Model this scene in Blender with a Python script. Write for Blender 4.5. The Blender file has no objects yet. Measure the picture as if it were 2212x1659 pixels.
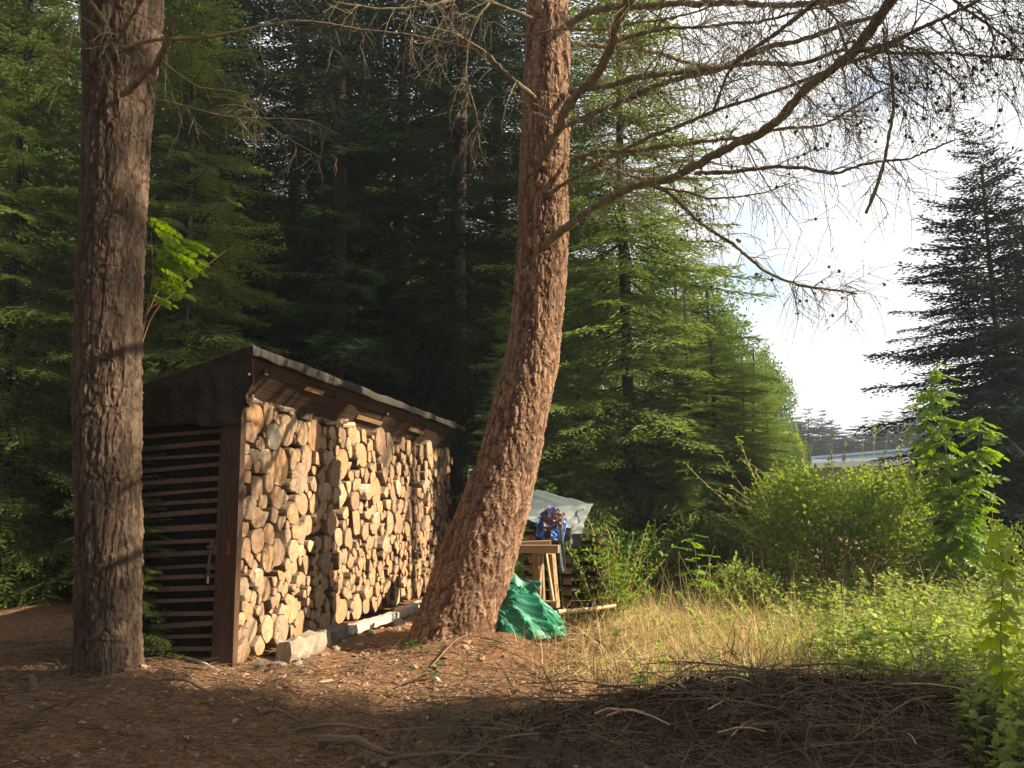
import bpy, math, random
import numpy as np
from mathutils import Vector, Matrix, noise as mnoise
rng = np.random.default_rng(7); random.seed(7)
R = math.radians
scn = bpy.context.scene
col = scn.collection
# ------------------------------------------------------------------ camera
F_PX, PITCH, CAM_Z = 1905.0, R(6.9), 1.6          # measurements taken on a 2212 x 1659 view of the place
cam_d = bpy.data.cameras.new('camera'); cam = bpy.data.objects.new('camera', cam_d); col.objects.link(cam)
cam.location = (0, 0, CAM_Z); cam.rotation_euler = (R(90) + PITCH, 0, 0)
cam_d.sensor_width = 36; cam_d.lens = 36 * F_PX / 2212; cam_d.clip_end = 2000; cam_d.clip_start = 0.05
scn.camera = cam
# ------------------------------------------------------------------ sun and sky
SUN_AZ, SUN_EL = R(98), R(34)
wd = bpy.data.worlds.new('World'); scn.world = wd; wd.use_nodes = True
wn = wd.node_tree; wn.nodes.clear()
def WN(t, **k):
    n = wn.nodes.new(t)
    for a, b in k.items(): setattr(n, a, b)
    return n
sky = WN('ShaderNodeTexSky', sky_type='NISHITA', sun_disc=False); sky.sun_elevation = SUN_EL; sky.sun_rotation = SUN_AZ
sky.air_density = 1.2; sky.dust_density = 1.5
tc = WN('ShaderNodeTexCoord'); mp = WN('ShaderNodeMapping'); mp.inputs['Scale'].default_value = (1, 1, 2.2); mp.inputs['Location'].default_value = (0.35, 0.1, 0.15)
cn = WN('ShaderNodeTexNoise'); cn.inputs['Scale'].default_value = 2.3; cn.inputs['Detail'].default_value = 7; cn.inputs['Roughness'].default_value = .55
cr = WN('ShaderNodeValToRGB'); cr.color_ramp.elements[0].position = .355; cr.color_ramp.elements[1].position = .45
bg1 = WN('ShaderNodeBackground'); bg1.inputs[1].default_value = 0.09
bg2 = WN('ShaderNodeBackground'); bg2.inputs[0].default_value = (1, 1, 1, 1); bg2.inputs[1].default_value = 0.44
mx = WN('ShaderNodeMixShader'); wo = WN('ShaderNodeOutputWorld')
L = wn.links.new
L(tc.outputs['Generated'], mp.inputs[0]); L(mp.outputs[0], cn.inputs[0]); L(cn.outputs[0], cr.inputs[0]); L(cr.outputs[0], mx.inputs[0])
L(sky.outputs[0], bg1.inputs[0]); L(bg1.outputs[0], mx.inputs[1]); L(bg2.outputs[0], mx.inputs[2]); L(mx.outputs[0], wo.inputs[0])
sd = bpy.data.lights.new('sun', 'SUN'); so = bpy.data.objects.new('sun', sd); col.objects.link(so)
sd.energy = 5.0; sd.angle = R(0.55); sd.color = (1.0, .84, .62)
SUN = Vector((math.sin(SUN_AZ) * math.cos(SUN_EL), math.cos(SUN_AZ) * math.cos(SUN_EL), math.sin(SUN_EL)))
so.rotation_euler = SUN.to_track_quat('Z', 'Y').to_euler()
scn.view_settings.view_transform = 'Standard'; scn.view_settings.look = 'None'; scn.view_settings.gamma = 1
scn.view_settings.use_curve_mapping = False; scn.view_settings.exposure = 1.45
cy = scn.cycles
cy.max_bounces = 5; cy.diffuse_bounces = 3; cy.transmission_bounces = 4; cy.glossy_bounces = 2; cy.transparent_max_bounces = 4
cy.volume_bounces = 0; cy.caustics_reflective = False; cy.caustics_refractive = False; cy.sample_clamp_indirect = 4
# ------------------------------------------------------------------ helpers
def at(px, py, Y):
    u = (px - 1106) / F_PX; v = (829.5 - py) / F_PX
    dy = math.cos(PITCH) - v * math.sin(PITCH); dz = math.sin(PITCH) + v * math.cos(PITCH)
    s = Y / dy
    return np.array((u * s, Y, CAM_Z + dz * s))
def gnd(px, py, z=0.0):
    u = (px - 1106) / F_PX; v = (829.5 - py) / F_PX
    dy = math.cos(PITCH) - v * math.sin(PITCH); dz = math.sin(PITCH) + v * math.cos(PITCH)
    s = (z - CAM_Z) / dz
    return np.array((u * s, dy * s, z))
def mesh(name, V, F, mats=(), midx=None, smooth=False, attrs=None):
    """F: (n,4) / (n,3) array, or a list of such arrays"""
    me = bpy.data.meshes.new(name)
    Fs = [np.asarray(f, dtype=np.int32) for f in (F if isinstance(F, list) else [F]) if len(f)]
    V = np.asarray(V, dtype=np.float32).reshape(-1, 3)
    lt = np.concatenate([np.full(len(f), f.shape[1], np.int32) for f in Fs])
    ls = np.concatenate([[0], np.cumsum(lt)[:-1]]).astype(np.int32)
    lv = np.concatenate([f.ravel() for f in Fs])
    me.vertices.add(len(V)); me.vertices.foreach_set('co', V.ravel())
    me.loops.add(len(lv)); me.loops.foreach_set('vertex_index', lv)
    me.polygons.add(len(lt)); me.polygons.foreach_set('loop_start', ls); me.polygons.foreach_set('loop_total', lt)
    for m in mats: me.materials.append(m)
    if midx is not None: me.polygons.foreach_set('material_index', np.asarray(midx, np.int32))
    me.polygons.foreach_set('use_smooth', np.full(len(lt), bool(smooth)))
    if attrs:
        for k, a in attrs.items():
            at_ = me.attributes.new(k, 'FLOAT', 'POINT'); at_.data.foreach_set('value', np.asarray(a, np.float32))
    me.update(calc_edges=True)
    return me
def obj(name, me, parent=None, loc=(0, 0, 0), rot=(0, 0, 0), sc=None):
    o = bpy.data.objects.new(name, me); col.objects.link(o); o.location = loc; o.rotation_euler = rot
    if sc is not None: o.scale = sc if hasattr(sc, '__len__') else (sc,) * 3
    if parent: o.parent = parent
    return o
def tag(o, label=None, cat=None, group=None, kind=None):
    if label: o['label'] = label
    if cat: o['category'] = cat
    if group: o['group'] = group
    if kind: o['kind'] = kind
    return o
def empty(name, loc, rz=0, **k):
    o = bpy.data.objects.new(name, None); col.objects.link(o); o.location = loc; o.rotation_euler = (0, 0, rz); o.empty_display_size = .2
    return tag(o, **k)
def copy_tree(o, loc, rz=0, sc=1, **k):
    c = o.copy(); col.objects.link(c); c.location = loc; c.rotation_euler = (0, 0, rz); c.scale = (sc,) * 3 if not hasattr(sc, '__len__') else sc
    for ch in list(o.children):
        d = ch.copy(); col.objects.link(d); d.parent = c
    return tag(c, **k)
class Acc:                                          # collects geometry for ONE mesh
    def __init__(s): s.V = []; s.F3 = []; s.F4 = []; s.n = 0; s.m3 = []; s.m4 = []
    def add(s, V, F, m=0):
        V = np.asarray(V, float).reshape(-1, 3); F = np.asarray(F, int)
        (s.F3 if F.shape[1] == 3 else s.F4).append(F + s.n); (s.m3 if F.shape[1] == 3 else s.m4).append(np.full(len(F), m))
        s.V.append(V); s.n += len(V)
    def box(s, lo, hi, m=0, M=None):
        lo = np.array(lo); hi = np.array(hi)
        c = np.array([[x, y, z] for x in (0, 1) for y in (0, 1) for z in (0, 1)]) * (hi - lo) + lo
        if M is not None: c = c @ M[0].T + M[1]
        s.add(c, [[0, 1, 3, 2], [4, 6, 7, 5], [0, 4, 5, 1], [2, 3, 7, 6], [0, 2, 6, 4], [1, 5, 7, 3]], m)
    def me(s, name, mats, smooth=False, attrs=None):
        F = []; mi = []
        if s.F3: F.append(np.concatenate(s.F3)); mi += s.m3
        if s.F4: F.append(np.concatenate(s.F4)); mi += s.m4
        return mesh(name, np.concatenate(s.V), F, mats, np.concatenate(mi), smooth, attrs)
def norm(a): return a / np.maximum(np.linalg.norm(a, axis=-1, keepdims=True), 1e-9)
def tubes(P, Rr, k=5, cap=False):
    """P (m,n,3) paths, Rr (m,n) radii -> V, F quads"""
    P = np.asarray(P, float); Rr = np.asarray(Rr, float)
    if P.ndim == 2: P = P[None]; Rr = Rr[None]
    m, n, _ = P.shape
    T = norm(np.gradient(P, axis=1))
    ov = norm(P[:, -1] - P[:, 0])
    ref = np.where(np.abs(ov[:, 2:3]) > .8, np.array([[1., 0, 0]]), np.array([[0, 0, 1.]]))[:, None, :]
    A = norm(np.cross(T, ref)); B = np.cross(T, A)
    a = np.arange(k) * 2 * math.pi / k
    ring = A[:, :, None, :] * np.cos(a)[None, None, :, None] + B[:, :, None, :] * np.sin(a)[None, None, :, None]
    V = P[:, :, None, :] + ring * Rr[:, :, None, None]
    i = np.arange(m)[:, None, None] * n * k; j = np.arange(n - 1)[None, :, None] * k; q = np.arange(k)[None, None, :]
    q2 = (q + 1) % k
    F = np.stack(np.broadcast_arrays(i + j + q, i + j + q2, i + j + k + q2, i + j + k + q), -1).reshape(-1, 4)
    return V.reshape(-1, 3), F
def inst(tv, tf, X, Yd, Z, pos, sc):
    """place template (tv, tf) m times: axes X, Y, Z (m,3), pos (m,3), sc (m,) or (m,3)"""
    m = len(pos); sc = np.asarray(sc, float)
    if sc.ndim == 1: sc = np.repeat(sc[:, None], 3, 1)
    V = pos[:, None, :] + (tv[None, :, 0:1] * sc[:, None, 0:1]) * X[:, None, :] + (tv[None, :, 1:2] * sc[:, None, 1:2]) * Yd[:, None, :] + (tv[None, :, 2:3] * sc[:, None, 2:3]) * Z[:, None, :]
    F = tf[None] + (np.arange(m) * len(tv))[:, None, None]
    return V.reshape(-1, 3), F.reshape(-1, tf.shape[1])
def frames(D, roll=None, up=None):
    """frames whose X is D; Z near up, turned by roll"""
    X = norm(D); up = np.array([0, 0, 1.]) if up is None else up
    Yv = norm(np.cross(np.broadcast_to(up, X.shape) + 1e-4 * rng.normal(size=X.shape), X)); Z = np.cross(X, Yv)
    if roll is not None:
        c, s_ = np.cos(roll)[:, None], np.sin(roll)[:, None]
        Yv, Z = Yv * c + Z * s_, Z * c - Yv * s_
    return X, Yv, Z
def smooth_path(pts, n):
    pts = np.asarray(pts, float); d = np.r_[0, np.cumsum(np.linalg.norm(np.diff(pts[:, :3], axis=0), axis=1))]
    t = np.linspace(0, d[-1], n); out = np.stack([np.interp(t, d, pts[:, i]) for i in range(pts.shape[1])], 1)
    for _ in range(2): out[1:-1] = .25 * out[:-2] + .5 * out[1:-1] + .25 * out[2:]
    return out
def vnoise(P, s=1., seed=0):                        # cheap smooth numpy noise, about -1..1
    P = np.asarray(P) * s; r = np.random.default_rng(seed); o = 0
    for i in range(5):
        k = r.normal(size=(3,)) * (1.6 ** i) * 1.3; o = o + np.sin(P @ k + r.uniform(0, 6)) / (1.5 ** i)
    return o / 2.2
# ------------------------------------------------------------------ materials
class M_:
    def __init__(s, name):
        s.m = bpy.data.materials.new(name); s.m.use_nodes = True; s.t = s.m.node_tree; s.t.nodes.clear()
        s.out = s.n('ShaderNodeOutputMaterial')
    def n(s, t, **k):
        n = s.t.nodes.new(t)
        for a, b in k.items(): setattr(n, a, b)
        return n
    def l(s, a, b): s.t.links.new(a, b)
    def coord(s, kind='Object', scale=(1, 1, 1)):
        c = s.n('ShaderNodeTexCoord'); m = s.n('ShaderNodeMapping'); m.inputs['Scale'].default_value = scale; s.l(c.outputs[kind], m.inputs[0]); return m.outputs[0]
    def noise(s, co, sc, det=4, rough=.6):
        n = s.n('ShaderNodeTexNoise'); n.inputs['Scale'].default_value = sc; n.inputs['Detail'].default_value = det; n.inputs['Roughness'].default_value = rough
        if co is not None: s.l(co, n.inputs[0])
        return n.outputs[0]
    def ramp(s, f, stops):
        r = s.n('ShaderNodeValToRGB'); e = r.color_ramp.elements
        while len(e) < len(stops): e.new(.5)
        for q, (p, c) in zip(e, stops): q.position = p; q.color = tuple(c) + (1,) if len(c) == 3 else c
        s.l(f, r.inputs[0]); return r.outputs[0]
    def mix(s, f, a, b, mode='MIX'):
        x = s.n('ShaderNodeMix', data_type='RGBA', blend_type=mode)
        for sock, v in ((x.inputs[0], f), (x.inputs[6], a), (x.inputs[7], b)):
            if isinstance(v, (int, float)): sock.default_value = v
            elif isinstance(v, tuple): sock.default_value = tuple(v) + (1,) if len(v) == 3 else v
            else: s.l(v, sock)
        return x.outputs[2]
    def math(s, op, a, b=0.):
        x = s.n('ShaderNodeMath', operation=op)
        for i, v in enumerate((a, b)):
            if isinstance(v, (int, float)): x.inputs[i].default_value = v
            else: s.l(v, x.inputs[i])
        return x.outputs[0]
    def bsdf(s, c, rough=.8, bump=None, bs=.3, bd=.01, spec=.3, metal=0.):
        b = s.n('ShaderNodeBsdfPrincipled')
        if isinstance(c, tuple): b.inputs['Base Color'].default_value = tuple(c) + (1,)
        else: s.l(c, b.inputs['Base Color'])
        b.inputs['Roughness'].default_value = rough; b.inputs['Specular IOR Level'].default_value = spec; b.inputs['Metallic'].default_value = metal
        if bump is not None:
            q = s.n('ShaderNodeBump'); q.inputs['Strength'].default_value = bs; q.inputs['Distance'].default_value = bd; s.l(bump, q.inputs['Height']); s.l(q.outputs[0], b.inputs['Normal'])
        return b
    def done(s, sh): s.l(sh.outputs[0], s.out.inputs[0]); return s.m
def rnd(w): return w.n('ShaderNodeObjectInfo').outputs['Random']
def leaf_mat(name, c1, c2, trans=.35, sc=1.3, c3=None, rough=.5, spec=.25):
    w = M_(name); co = w.coord('Object'); f = w.noise(co, sc, 5, .7)
    c = w.ramp(f, [(.35, c1), (.65, c2)])
    if c3: c = w.mix(w.ramp(w.noise(co, sc * 9, 3), [(.58, (0, 0, 0)), (.72, (1, 1, 1))]), c, c3)
    b = w.bsdf(c, rough, spec=spec); t = w.n('ShaderNodeBsdfTranslucent')
    w.l(w.mix(.0, c, (1, 1, 1)), t.inputs[0])
    hs = w.n('ShaderNodeHueSaturation'); hs.inputs['Hue'].default_value = .485; hs.inputs['Saturation'].default_value = 1.15; hs.inputs['Value'].default_value = 1.7; w.l(c, hs.inputs['Color']); w.l(hs.outputs[0], t.inputs[0])
    x = w.n('ShaderNodeMixShader'); x.inputs[0].default_value = trans; w.l(b.outputs[0], x.inputs[1]); w.l(t.outputs[0], x.inputs[2]); return w.done(x)
def plain(name, c1, c2=None, sc=8, rough=.8, bs=.3, bd=.005, coord='Object', stretch=(1, 1, 1), spec=.25, vary=0.):
    w = M_(name); co = w.coord(coord, stretch); f = w.noise(co, sc, 6, .65)
    c = w.ramp(f, [(.3, c1), (.7, c2 or c1)])
    if vary:
        hs = w.n('ShaderNodeHueSaturation'); w.l(c, hs.inputs['Color']); w.l(w.math('MULTIPLY_ADD', rnd(w), vary) if False else w.math('ADD', w.math('MULTIPLY', rnd(w), vary), 1 - vary / 2), hs.inputs['Value']); c = hs.outputs[0]
    return w.done(w.bsdf(c, rough, f, bs, bd, spec))
mat = {}
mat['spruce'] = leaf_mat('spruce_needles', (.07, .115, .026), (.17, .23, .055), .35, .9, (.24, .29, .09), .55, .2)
mat['spruce_sun'] = leaf_mat('sun_toned_spruce_needles', (.095, .155, .035), (.22, .30, .085), .42, .9, (.29, .35, .12), .55, .2)  # spruce needles again, with extra sunlight put into the colour
mat['spruce_dark'] = leaf_mat('shade_toned_spruce_needles', (.014, .030, .010), (.040, .070, .022), .15, .9, None, .7, .08)  # spruce needles again, the wood's shade put into the colour
mat['spruce_blue'] = leaf_mat('shade_toned_blue_grey_needles', (.016, .030, .024), (.036, .056, .044), .08, 1.2, None, .8, .04)  # blue-grey needles, darkened to stand in for the shade on the tree
mat['broad'] = leaf_mat('broad_leaves', (.045, .10, .018), (.11, .19, .03), .35, .8, (.16, .26, .05))
mat['broad_back'] = leaf_mat('bright_forest_leaves', (.07, .14, .015), (.17, .29, .035), .5, .7)
mat['bush'] = leaf_mat('bush_leaves', (.12, .19, .03), (.26, .34, .07), .45, 1.2, (.24, .30, .08))
mat['rowan'] = leaf_mat('rowan_leaves', (.10, .19, .025), (.20, .31, .04), .4, 3.)
mat['maple'] = leaf_mat('maple_leaves', (.20, .30, .03), (.34, .42, .05), .45, 4., (.30, .22, .04))
mat['weed'] = leaf_mat('weed_leaves', (.17, .25, .05), (.34, .41, .11), .4, 1.5, (.42, .45, .16))
mat['yellow'] = leaf_mat('yellow_leaves', (.40, .27, .03), (.5, .36, .05), .35, 4.)
mat['straw'] = leaf_mat('dry_straw', (.46, .34, .15), (.68, .54, .29), .2, 3.)
mat['grass'] = leaf_mat('green_grass', (.12, .18, .03), (.26, .30, .08), .3, 2.)
mat['ivy'] = leaf_mat('ivy_leaves', (.02, .05, .012), (.05, .10, .02), .2, 6.)
def bark(name, tipc, midc, deep, moss=None):
    w = M_(name); co = w.coord('Object', (1, 1, .35)); a = w.n('ShaderNodeAttribute', attribute_name='h')
    f = w.noise(co, 38, 6, .7); g = w.noise(co, 3.2, 3, .6)
    c = w.ramp(a.outputs['Fac'], [(.16, deep), (.40, midc), (.80, tipc)])  # dark inner bark; crevice shade is put into this colour too
    c = w.mix(w.ramp(f, [(.35, (0, 0, 0)), (.7, (1, 1, 1))]), w.mix(.45, c, deep), c)
    c = w.mix(w.ramp(g, [(.4, (0, 0, 0)), (.62, (.55, .55, .55))]), c, w.mix(.45, c, (.10, .075, .055)))
    if moss:
        cc = w.n('ShaderNodeTexCoord'); sp = w.n('ShaderNodeSeparateXYZ'); w.l(cc.outputs['Object'], sp.inputs[0])
        mz = w.n('ShaderNodeMapRange'); mz.inputs[1].default_value = 1.1; mz.inputs[2].default_value = .2; w.l(sp.outputs[2], mz.inputs[0])
        mxn = w.n('ShaderNodeMapRange'); mxn.inputs[1].default_value = moss; mxn.inputs[2].default_value = moss - .22; w.l(sp.outputs[0], mxn.inputs[0])
        mm = w.math('MULTIPLY', w.math('MULTIPLY', mz.outputs[0], mxn.outputs[0]), w.ramp(w.noise(w.coord('Object'), 9, 4), [(.45, (0, 0, 0)), (.55, (1, 1, 1))]))
        c = w.mix(mm, c, (.16, .19, .03))
    return w.done(w.bsdf(c, .9, f, .35, .008, .1))
mat['bark_r'] = bark('sun_toned_larch_bark', (.44, .285, .185), (.21, .115, .07), (.03, .018, .012), moss=-.85)  # same bark as the left larch, toned light for its sunny side
mat['bark_l'] = bark('shade_toned_larch_bark', (.17, .12, .084), (.075, .05, .035), (.03, .02, .014))  # same bark with the left trunk's shade put into the colour
mat['bark_dark'] = plain('dark_spruce_bark', (.035, .026, .02), (.075, .055, .04), 14, .9, .5, .02, stretch=(1, 1, .3))
mat['twig'] = plain('larch_twig_bark', (.08, .065, .045), (.22, .18, .10), 9, .85, .3, .003)
mat['limb'] = plain('larch_limb_bark', (.07, .058, .038), (.26, .21, .12), 14, .9, .7, .01)
mat['cone'] = plain('larch_cone', (.05, .035, .025), (.09, .06, .04), 40, .8)
mat['stick'] = plain('dead_stick_bark', (.07, .045, .028), (.24, .16, .10), 3.5, .85, .4, .004)
mat['redtwig'] = plain('red_brown_twig', (.28, .13, .06), (.42, .22, .11), 9, .6)
mat['stem'] = plain('green_stem', (.14, .16, .06), (.24, .22, .10), 6, .6)
mat['canes'] = plain('tan_canes', (.22, .16, .08), (.42, .31, .17), 6, .7)
mat['peeled'] = plain('peeled_pole_wood', (.42, .28, .16), (.58, .42, .26), 12, .6, stretch=(1, 1, 1))
mat['white_wood'] = plain('bleached_wood', (.42, .38, .32), (.6, .56, .48), 9, .7)
mat['stone'] = plain('pale_stone', (.18, .145, .10), (.38, .32, .25), 7, .9, .6, .02)
mat['stone_dark'] = plain('grey_stone', (.12, .10, .085), (.24, .2, .17), 9, .9, .6, .02)
mat['beam'] = plain('pale_concrete_beam', (.30, .26, .20), (.62, .57, .49), 10, .85, .4, .01)
def wood(name, c1, c2, sc=6, rough=.8, axis=2, vary=.25):
    s = [14, 14, 14]; s[axis] = .8
    w = M_(name); co = w.coord('Object', tuple(s)); f = w.noise(co, sc, 5, .65); g = w.noise(w.coord('Object'), 3, 3)
    c = w.ramp(f, [(.3, c1), (.7, c2)]); c = w.mix(w.ramp(g, [(.4, (0, 0, 0)), (.7, (.6, .6, .6))]), c, w.mix(.5, c, (.04, .03, .025)))
    hs = w.n('ShaderNodeHueSaturation'); w.l(c, hs.inputs['Color']); w.l(w.math('ADD', w.math('MULTIPLY', rnd(w), vary), 1 - vary / 2), hs.inputs['Value'])
    return w.done(w.bsdf(hs.outputs[0], rough, f, .35, .004, .2))
mat['post'] = wood('brown_post_board', (.06, .034, .022), (.12, .068, .043), 2.2, .65, 2)
mat['slat'] = wood('weathered_slat', (.12, .07, .045), (.24, .155, .11), 2, .8, 0)
mat['plank'] = wood('shade_toned_plank', (.035, .022, .014), (.085, .052, .032), 2, .8, 0)  # shade under the eave is put into this dark brown
mat['plank_light'] = wood('light_plank', (.32, .2, .1), (.48, .32, .17), 2, .7, 0)
mat['bench'] = wood('bench_timber', (.26, .16, .09), (.46, .31, .19), 1.5, .75, 0)
mat['black'] = plain('black_gap_shade', (.006, .005, .004), (.012, .010, .008), 6, .9)  # near-black colour standing in for shade between the slats
mat['tub'] = plain('black_plastic_tub', (.012, .012, .013), (.02, .02, .02), 6, .45)
mat['rust'] = plain('rusty_iron', (.16, .05, .02), (.32, .12, .05), 30, .85, .5, .003)
mat['iron'] = plain('dull_iron_rod', (.10, .085, .075), (.17, .14, .12), 30, .6, .4, .002)
mat['nail'] = plain('galvanised_washer', (.4, .38, .35), (.6, .58, .55), 30, .4)
def cloth(name, c1, c2, rough=.5, sc=3, trans=0, spec=.4, dirt=(.06, .05, .04), tex=120):
    w = M_(name); co = w.coord('Object'); f = w.noise(co, sc, 6, .7); c = w.ramp(f, [(.3, c1), (.7, c2)])
    c = w.mix(w.ramp(w.noise(co, sc * 3.3, 5), [(.56, (0, 0, 0)), (.75, (.7, .7, .7))]), c, dirt)
    fine = w.noise(co, tex, 2); return w.done(w.bsdf(c, rough, fine, .3, .002, spec))
mat['roofing'] = cloth('grey_brown_roofing_sheet', (.03, .026, .022), (.07, .062, .052), .9, 2.5, dirt=(.05, .035, .02), spec=.15)
mat['grey_tarp'] = cloth('grey_green_tarp', (.07, .10, .105), (.12, .16, .165), .55, 2.2, dirt=(.12, .11, .08), spec=.5)
mat['blue_tarp'] = cloth('blue_plastic_sheet', (.03, .10, .38), (.07, .20, .60), .3, 5, dirt=(.05, .07, .15), spec=.6)
mat['green_tarp'] = cloth('green_tarp', (.004, .12, .065), (.010, .21, .115), .5, 2, dirt=(.02, .10, .06), spec=.5)
# log materials: cut face with rings and cracks; bark side
def endgrain(name, tones):
    w = M_(name); co = w.coord('Object'); r = rnd(w)
    nz = w.n('ShaderNodeTexNoise'); nz.inputs['Scale'].default_value = 9; nz.inputs['Detail'].default_value = 3; w.l(co, nz.inputs[0])
    v = w.n('ShaderNodeVectorMath', operation='LENGTH'); sp = w.n('ShaderNodeSeparateXYZ'); w.l(co, sp.inputs[0]); cb = w.n('ShaderNodeCombineXYZ')
    w.l(sp.outputs[0], cb.inputs[0]); w.l(sp.outputs[2], cb.inputs[2]); w.l(cb.outputs[0], v.inputs[0])
    d = w.math('ADD', w.math('MULTIPLY', v.outputs['Value'], 55.), w.math('MULTIPLY', nz.outputs[0], 3.))
    ring = w.math('SINE', w.math('MULTIPLY', d, 6.28))
    base = w.ramp(r, tones)
    base = w.mix(w.math('MULTIPLY', w.math('ADD', ring, 1.), .11), base, (.16, .09, .045))
    co2 = w.coord('Object', (1, 1, 1)); m = w.noise(co2, 14, 5, .7)
    base = w.mix(w.ramp(m, [(.42, (0, 0, 0)), (.64, (.6, .6, .6))]), base, (.19, .125, .08))
    saw = w.n('ShaderNodeTexWave', wave_type='BANDS', bands_direction='Z'); saw.inputs['Scale'].default_value = 45; saw.inputs['Distortion'].default_value = 3.; w.l(co, saw.inputs[0])
    # drying cracks: angle noise
    at2 = w.math('ARCTAN2', sp.outputs[2], sp.outputs[0]); cv = w.n('ShaderNodeCombineXYZ'); w.l(at2, cv.inputs[0]); w.l(r, cv.inputs[1])
    ck = w.n('ShaderNodeTexNoise'); ck.inputs['Scale'].default_value = 5.; ck.inputs['Detail'].default_value = 1; w.l(cv.outputs[0], ck.inputs[0])
    crack = w.ramp(ck.outputs[0], [(.66, (0, 0, 0)), (.69, (1, 1, 1))]); base = w.mix(w.math('MULTIPLY', crack, .85), base, (.05, .03, .02))
    return w.done(w.bsdf(base, .8, w.math('ADD', w.math('MULTIPLY', saw.outputs[1], .4), m), .45, .006, .15))
mat['end'] = endgrain('cut_log_face', [(0, (.50, .31, .17)), (.16, (.33, .22, .15)), (.30, (.56, .36, .19)), (.42, (.40, .275, .18)), (.55, (.57, .40, .24)), (.66, (.30, .20, .14)), (.78, (.52, .32, .16)), (.88, (.38, .29, .21)), (1, (.62, .46, .29))])
mat['end_grey'] = endgrain('weathered_grey_cut_face', [(0, (.25, .25, .19)), (1, (.32, .31, .24))])
mat['end_white'] = endgrain('fresh_cream_cut_face', [(0, (.52, .36, .20)), (.5, (.44, .33, .22)), (1, (.60, .46, .29))])
mat['end_orange'] = endgrain('orange_cut_face', [(0, (.48, .27, .12)), (.5, (.42, .25, .13)), (1, (.52, .32, .16))])
mat['logbark'] = plain('firewood_bark', (.11, .075, .05), (.36, .26, .17), 16, .9, .9, .012, vary=.5)
mat['birch'] = plain('birch_bark', (.40, .36, .30), (.68, .64, .58), 9, .7, .4, .004)
# ground: red-brown soil and needles by the shed, straw coloured to the right
w = M_('forest_soil'); co = w.coord('Object'); a = w.noise(co, 26, 8, .75); b = w.noise(co, 1.1, 5, .6); c_ = w.noise(co, 130, 4, .7)
sp = w.n('ShaderNodeSeparateXYZ'); w.l(co, sp.inputs[0])
edge = w.math('ADD', w.math('SUBTRACT', sp.outputs[0], w.math('MULTIPLY', sp.outputs[1], .05)), w.math('MULTIPLY', b, 2.4))
mr = w.n('ShaderNodeMapRange'); mr.inputs[1].default_value = 2.; mr.inputs[2].default_value = 3.3; w.l(edge, mr.inputs[0])
soil = w.ramp(a, [(.30, (.06, .031, .018)), (.48, (.26, .138, .074)), (.70, (.52, .33, .19))])
straw = w.ramp(a, [(.3, (.10, .075, .03)), (.5, (.22, .17, .07)), (.75, (.42, .33, .15))])
cc = w.mix(mr.outputs[0], soil, straw)
cc = w.mix(w.ramp(c_, [(.56, (0, 0, 0)), (.68, (.8, .8, .8))]), cc, (.44, .29, .17))
mat['ground'] = w.done(w.bsdf(cc, .95, w.math('ADD', a, w.math('MULTIPLY', c_, .5)), 1., .04, .05))
# ------------------------------------------------------------------ the ground: one sheet
def gh(x, y):
    x = np.asarray(x, float); y = np.asarray(y, float); P = np.stack([x, y, 0 * x], -1)
    h = .05 * vnoise(P, .9, 3) + .025 * vnoise(P, 3.1, 4)
    h = h + .16 * np.exp(-((x + .35) ** 2 + (y - 9.4) ** 2) / .6)       # swell round the right larch
    h = h + .16 * np.exp(-((x + 3.2) ** 2 + (y - 7.5) ** 2) / .7)       # swell round the left larch
    h = h - .10 * np.clip((x - 2.5) / 4, 0, 1)
    return h * np.clip(1 - (np.hypot(x, y) - 25) / 20, 0, 1)
def axis(fine, lo, hi, far, g):
    a = list(np.arange(lo, hi + fine, fine)); s = fine
    while a[-1] < far: s *= g; a.append(a[-1] + s)
    s = fine
    while a[0] > -far: s *= g; a.insert(0, a[0] - s)
    return np.array(a)
xs = axis(.075, -6, 6, 600, 1.35); ys = axis(.075, 3.8, 13, 600, 1.35)
GX, GY = np.meshgrid(xs, ys, indexing='ij'); GZ = gh(GX, GY) + .008 * vnoise(np.stack([GX, GY, 0 * GX], -1), 14, 9)
nx, ny = GX.shape; ii = (np.arange(nx - 1)[:, None] * ny + np.arange(ny - 1)[None]).ravel()
g = obj('ground', mesh('ground', np.stack([GX, GY, GZ], -1).reshape(-1, 3), np.stack([ii, ii + ny, ii + ny + 1, ii + 1], 1), [mat['ground']], smooth=True)); tag(g, kind='structure')
def G(p): p = np.array(p, float); p[..., 2] = gh(p[..., 0], p[..., 1]); return p
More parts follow.
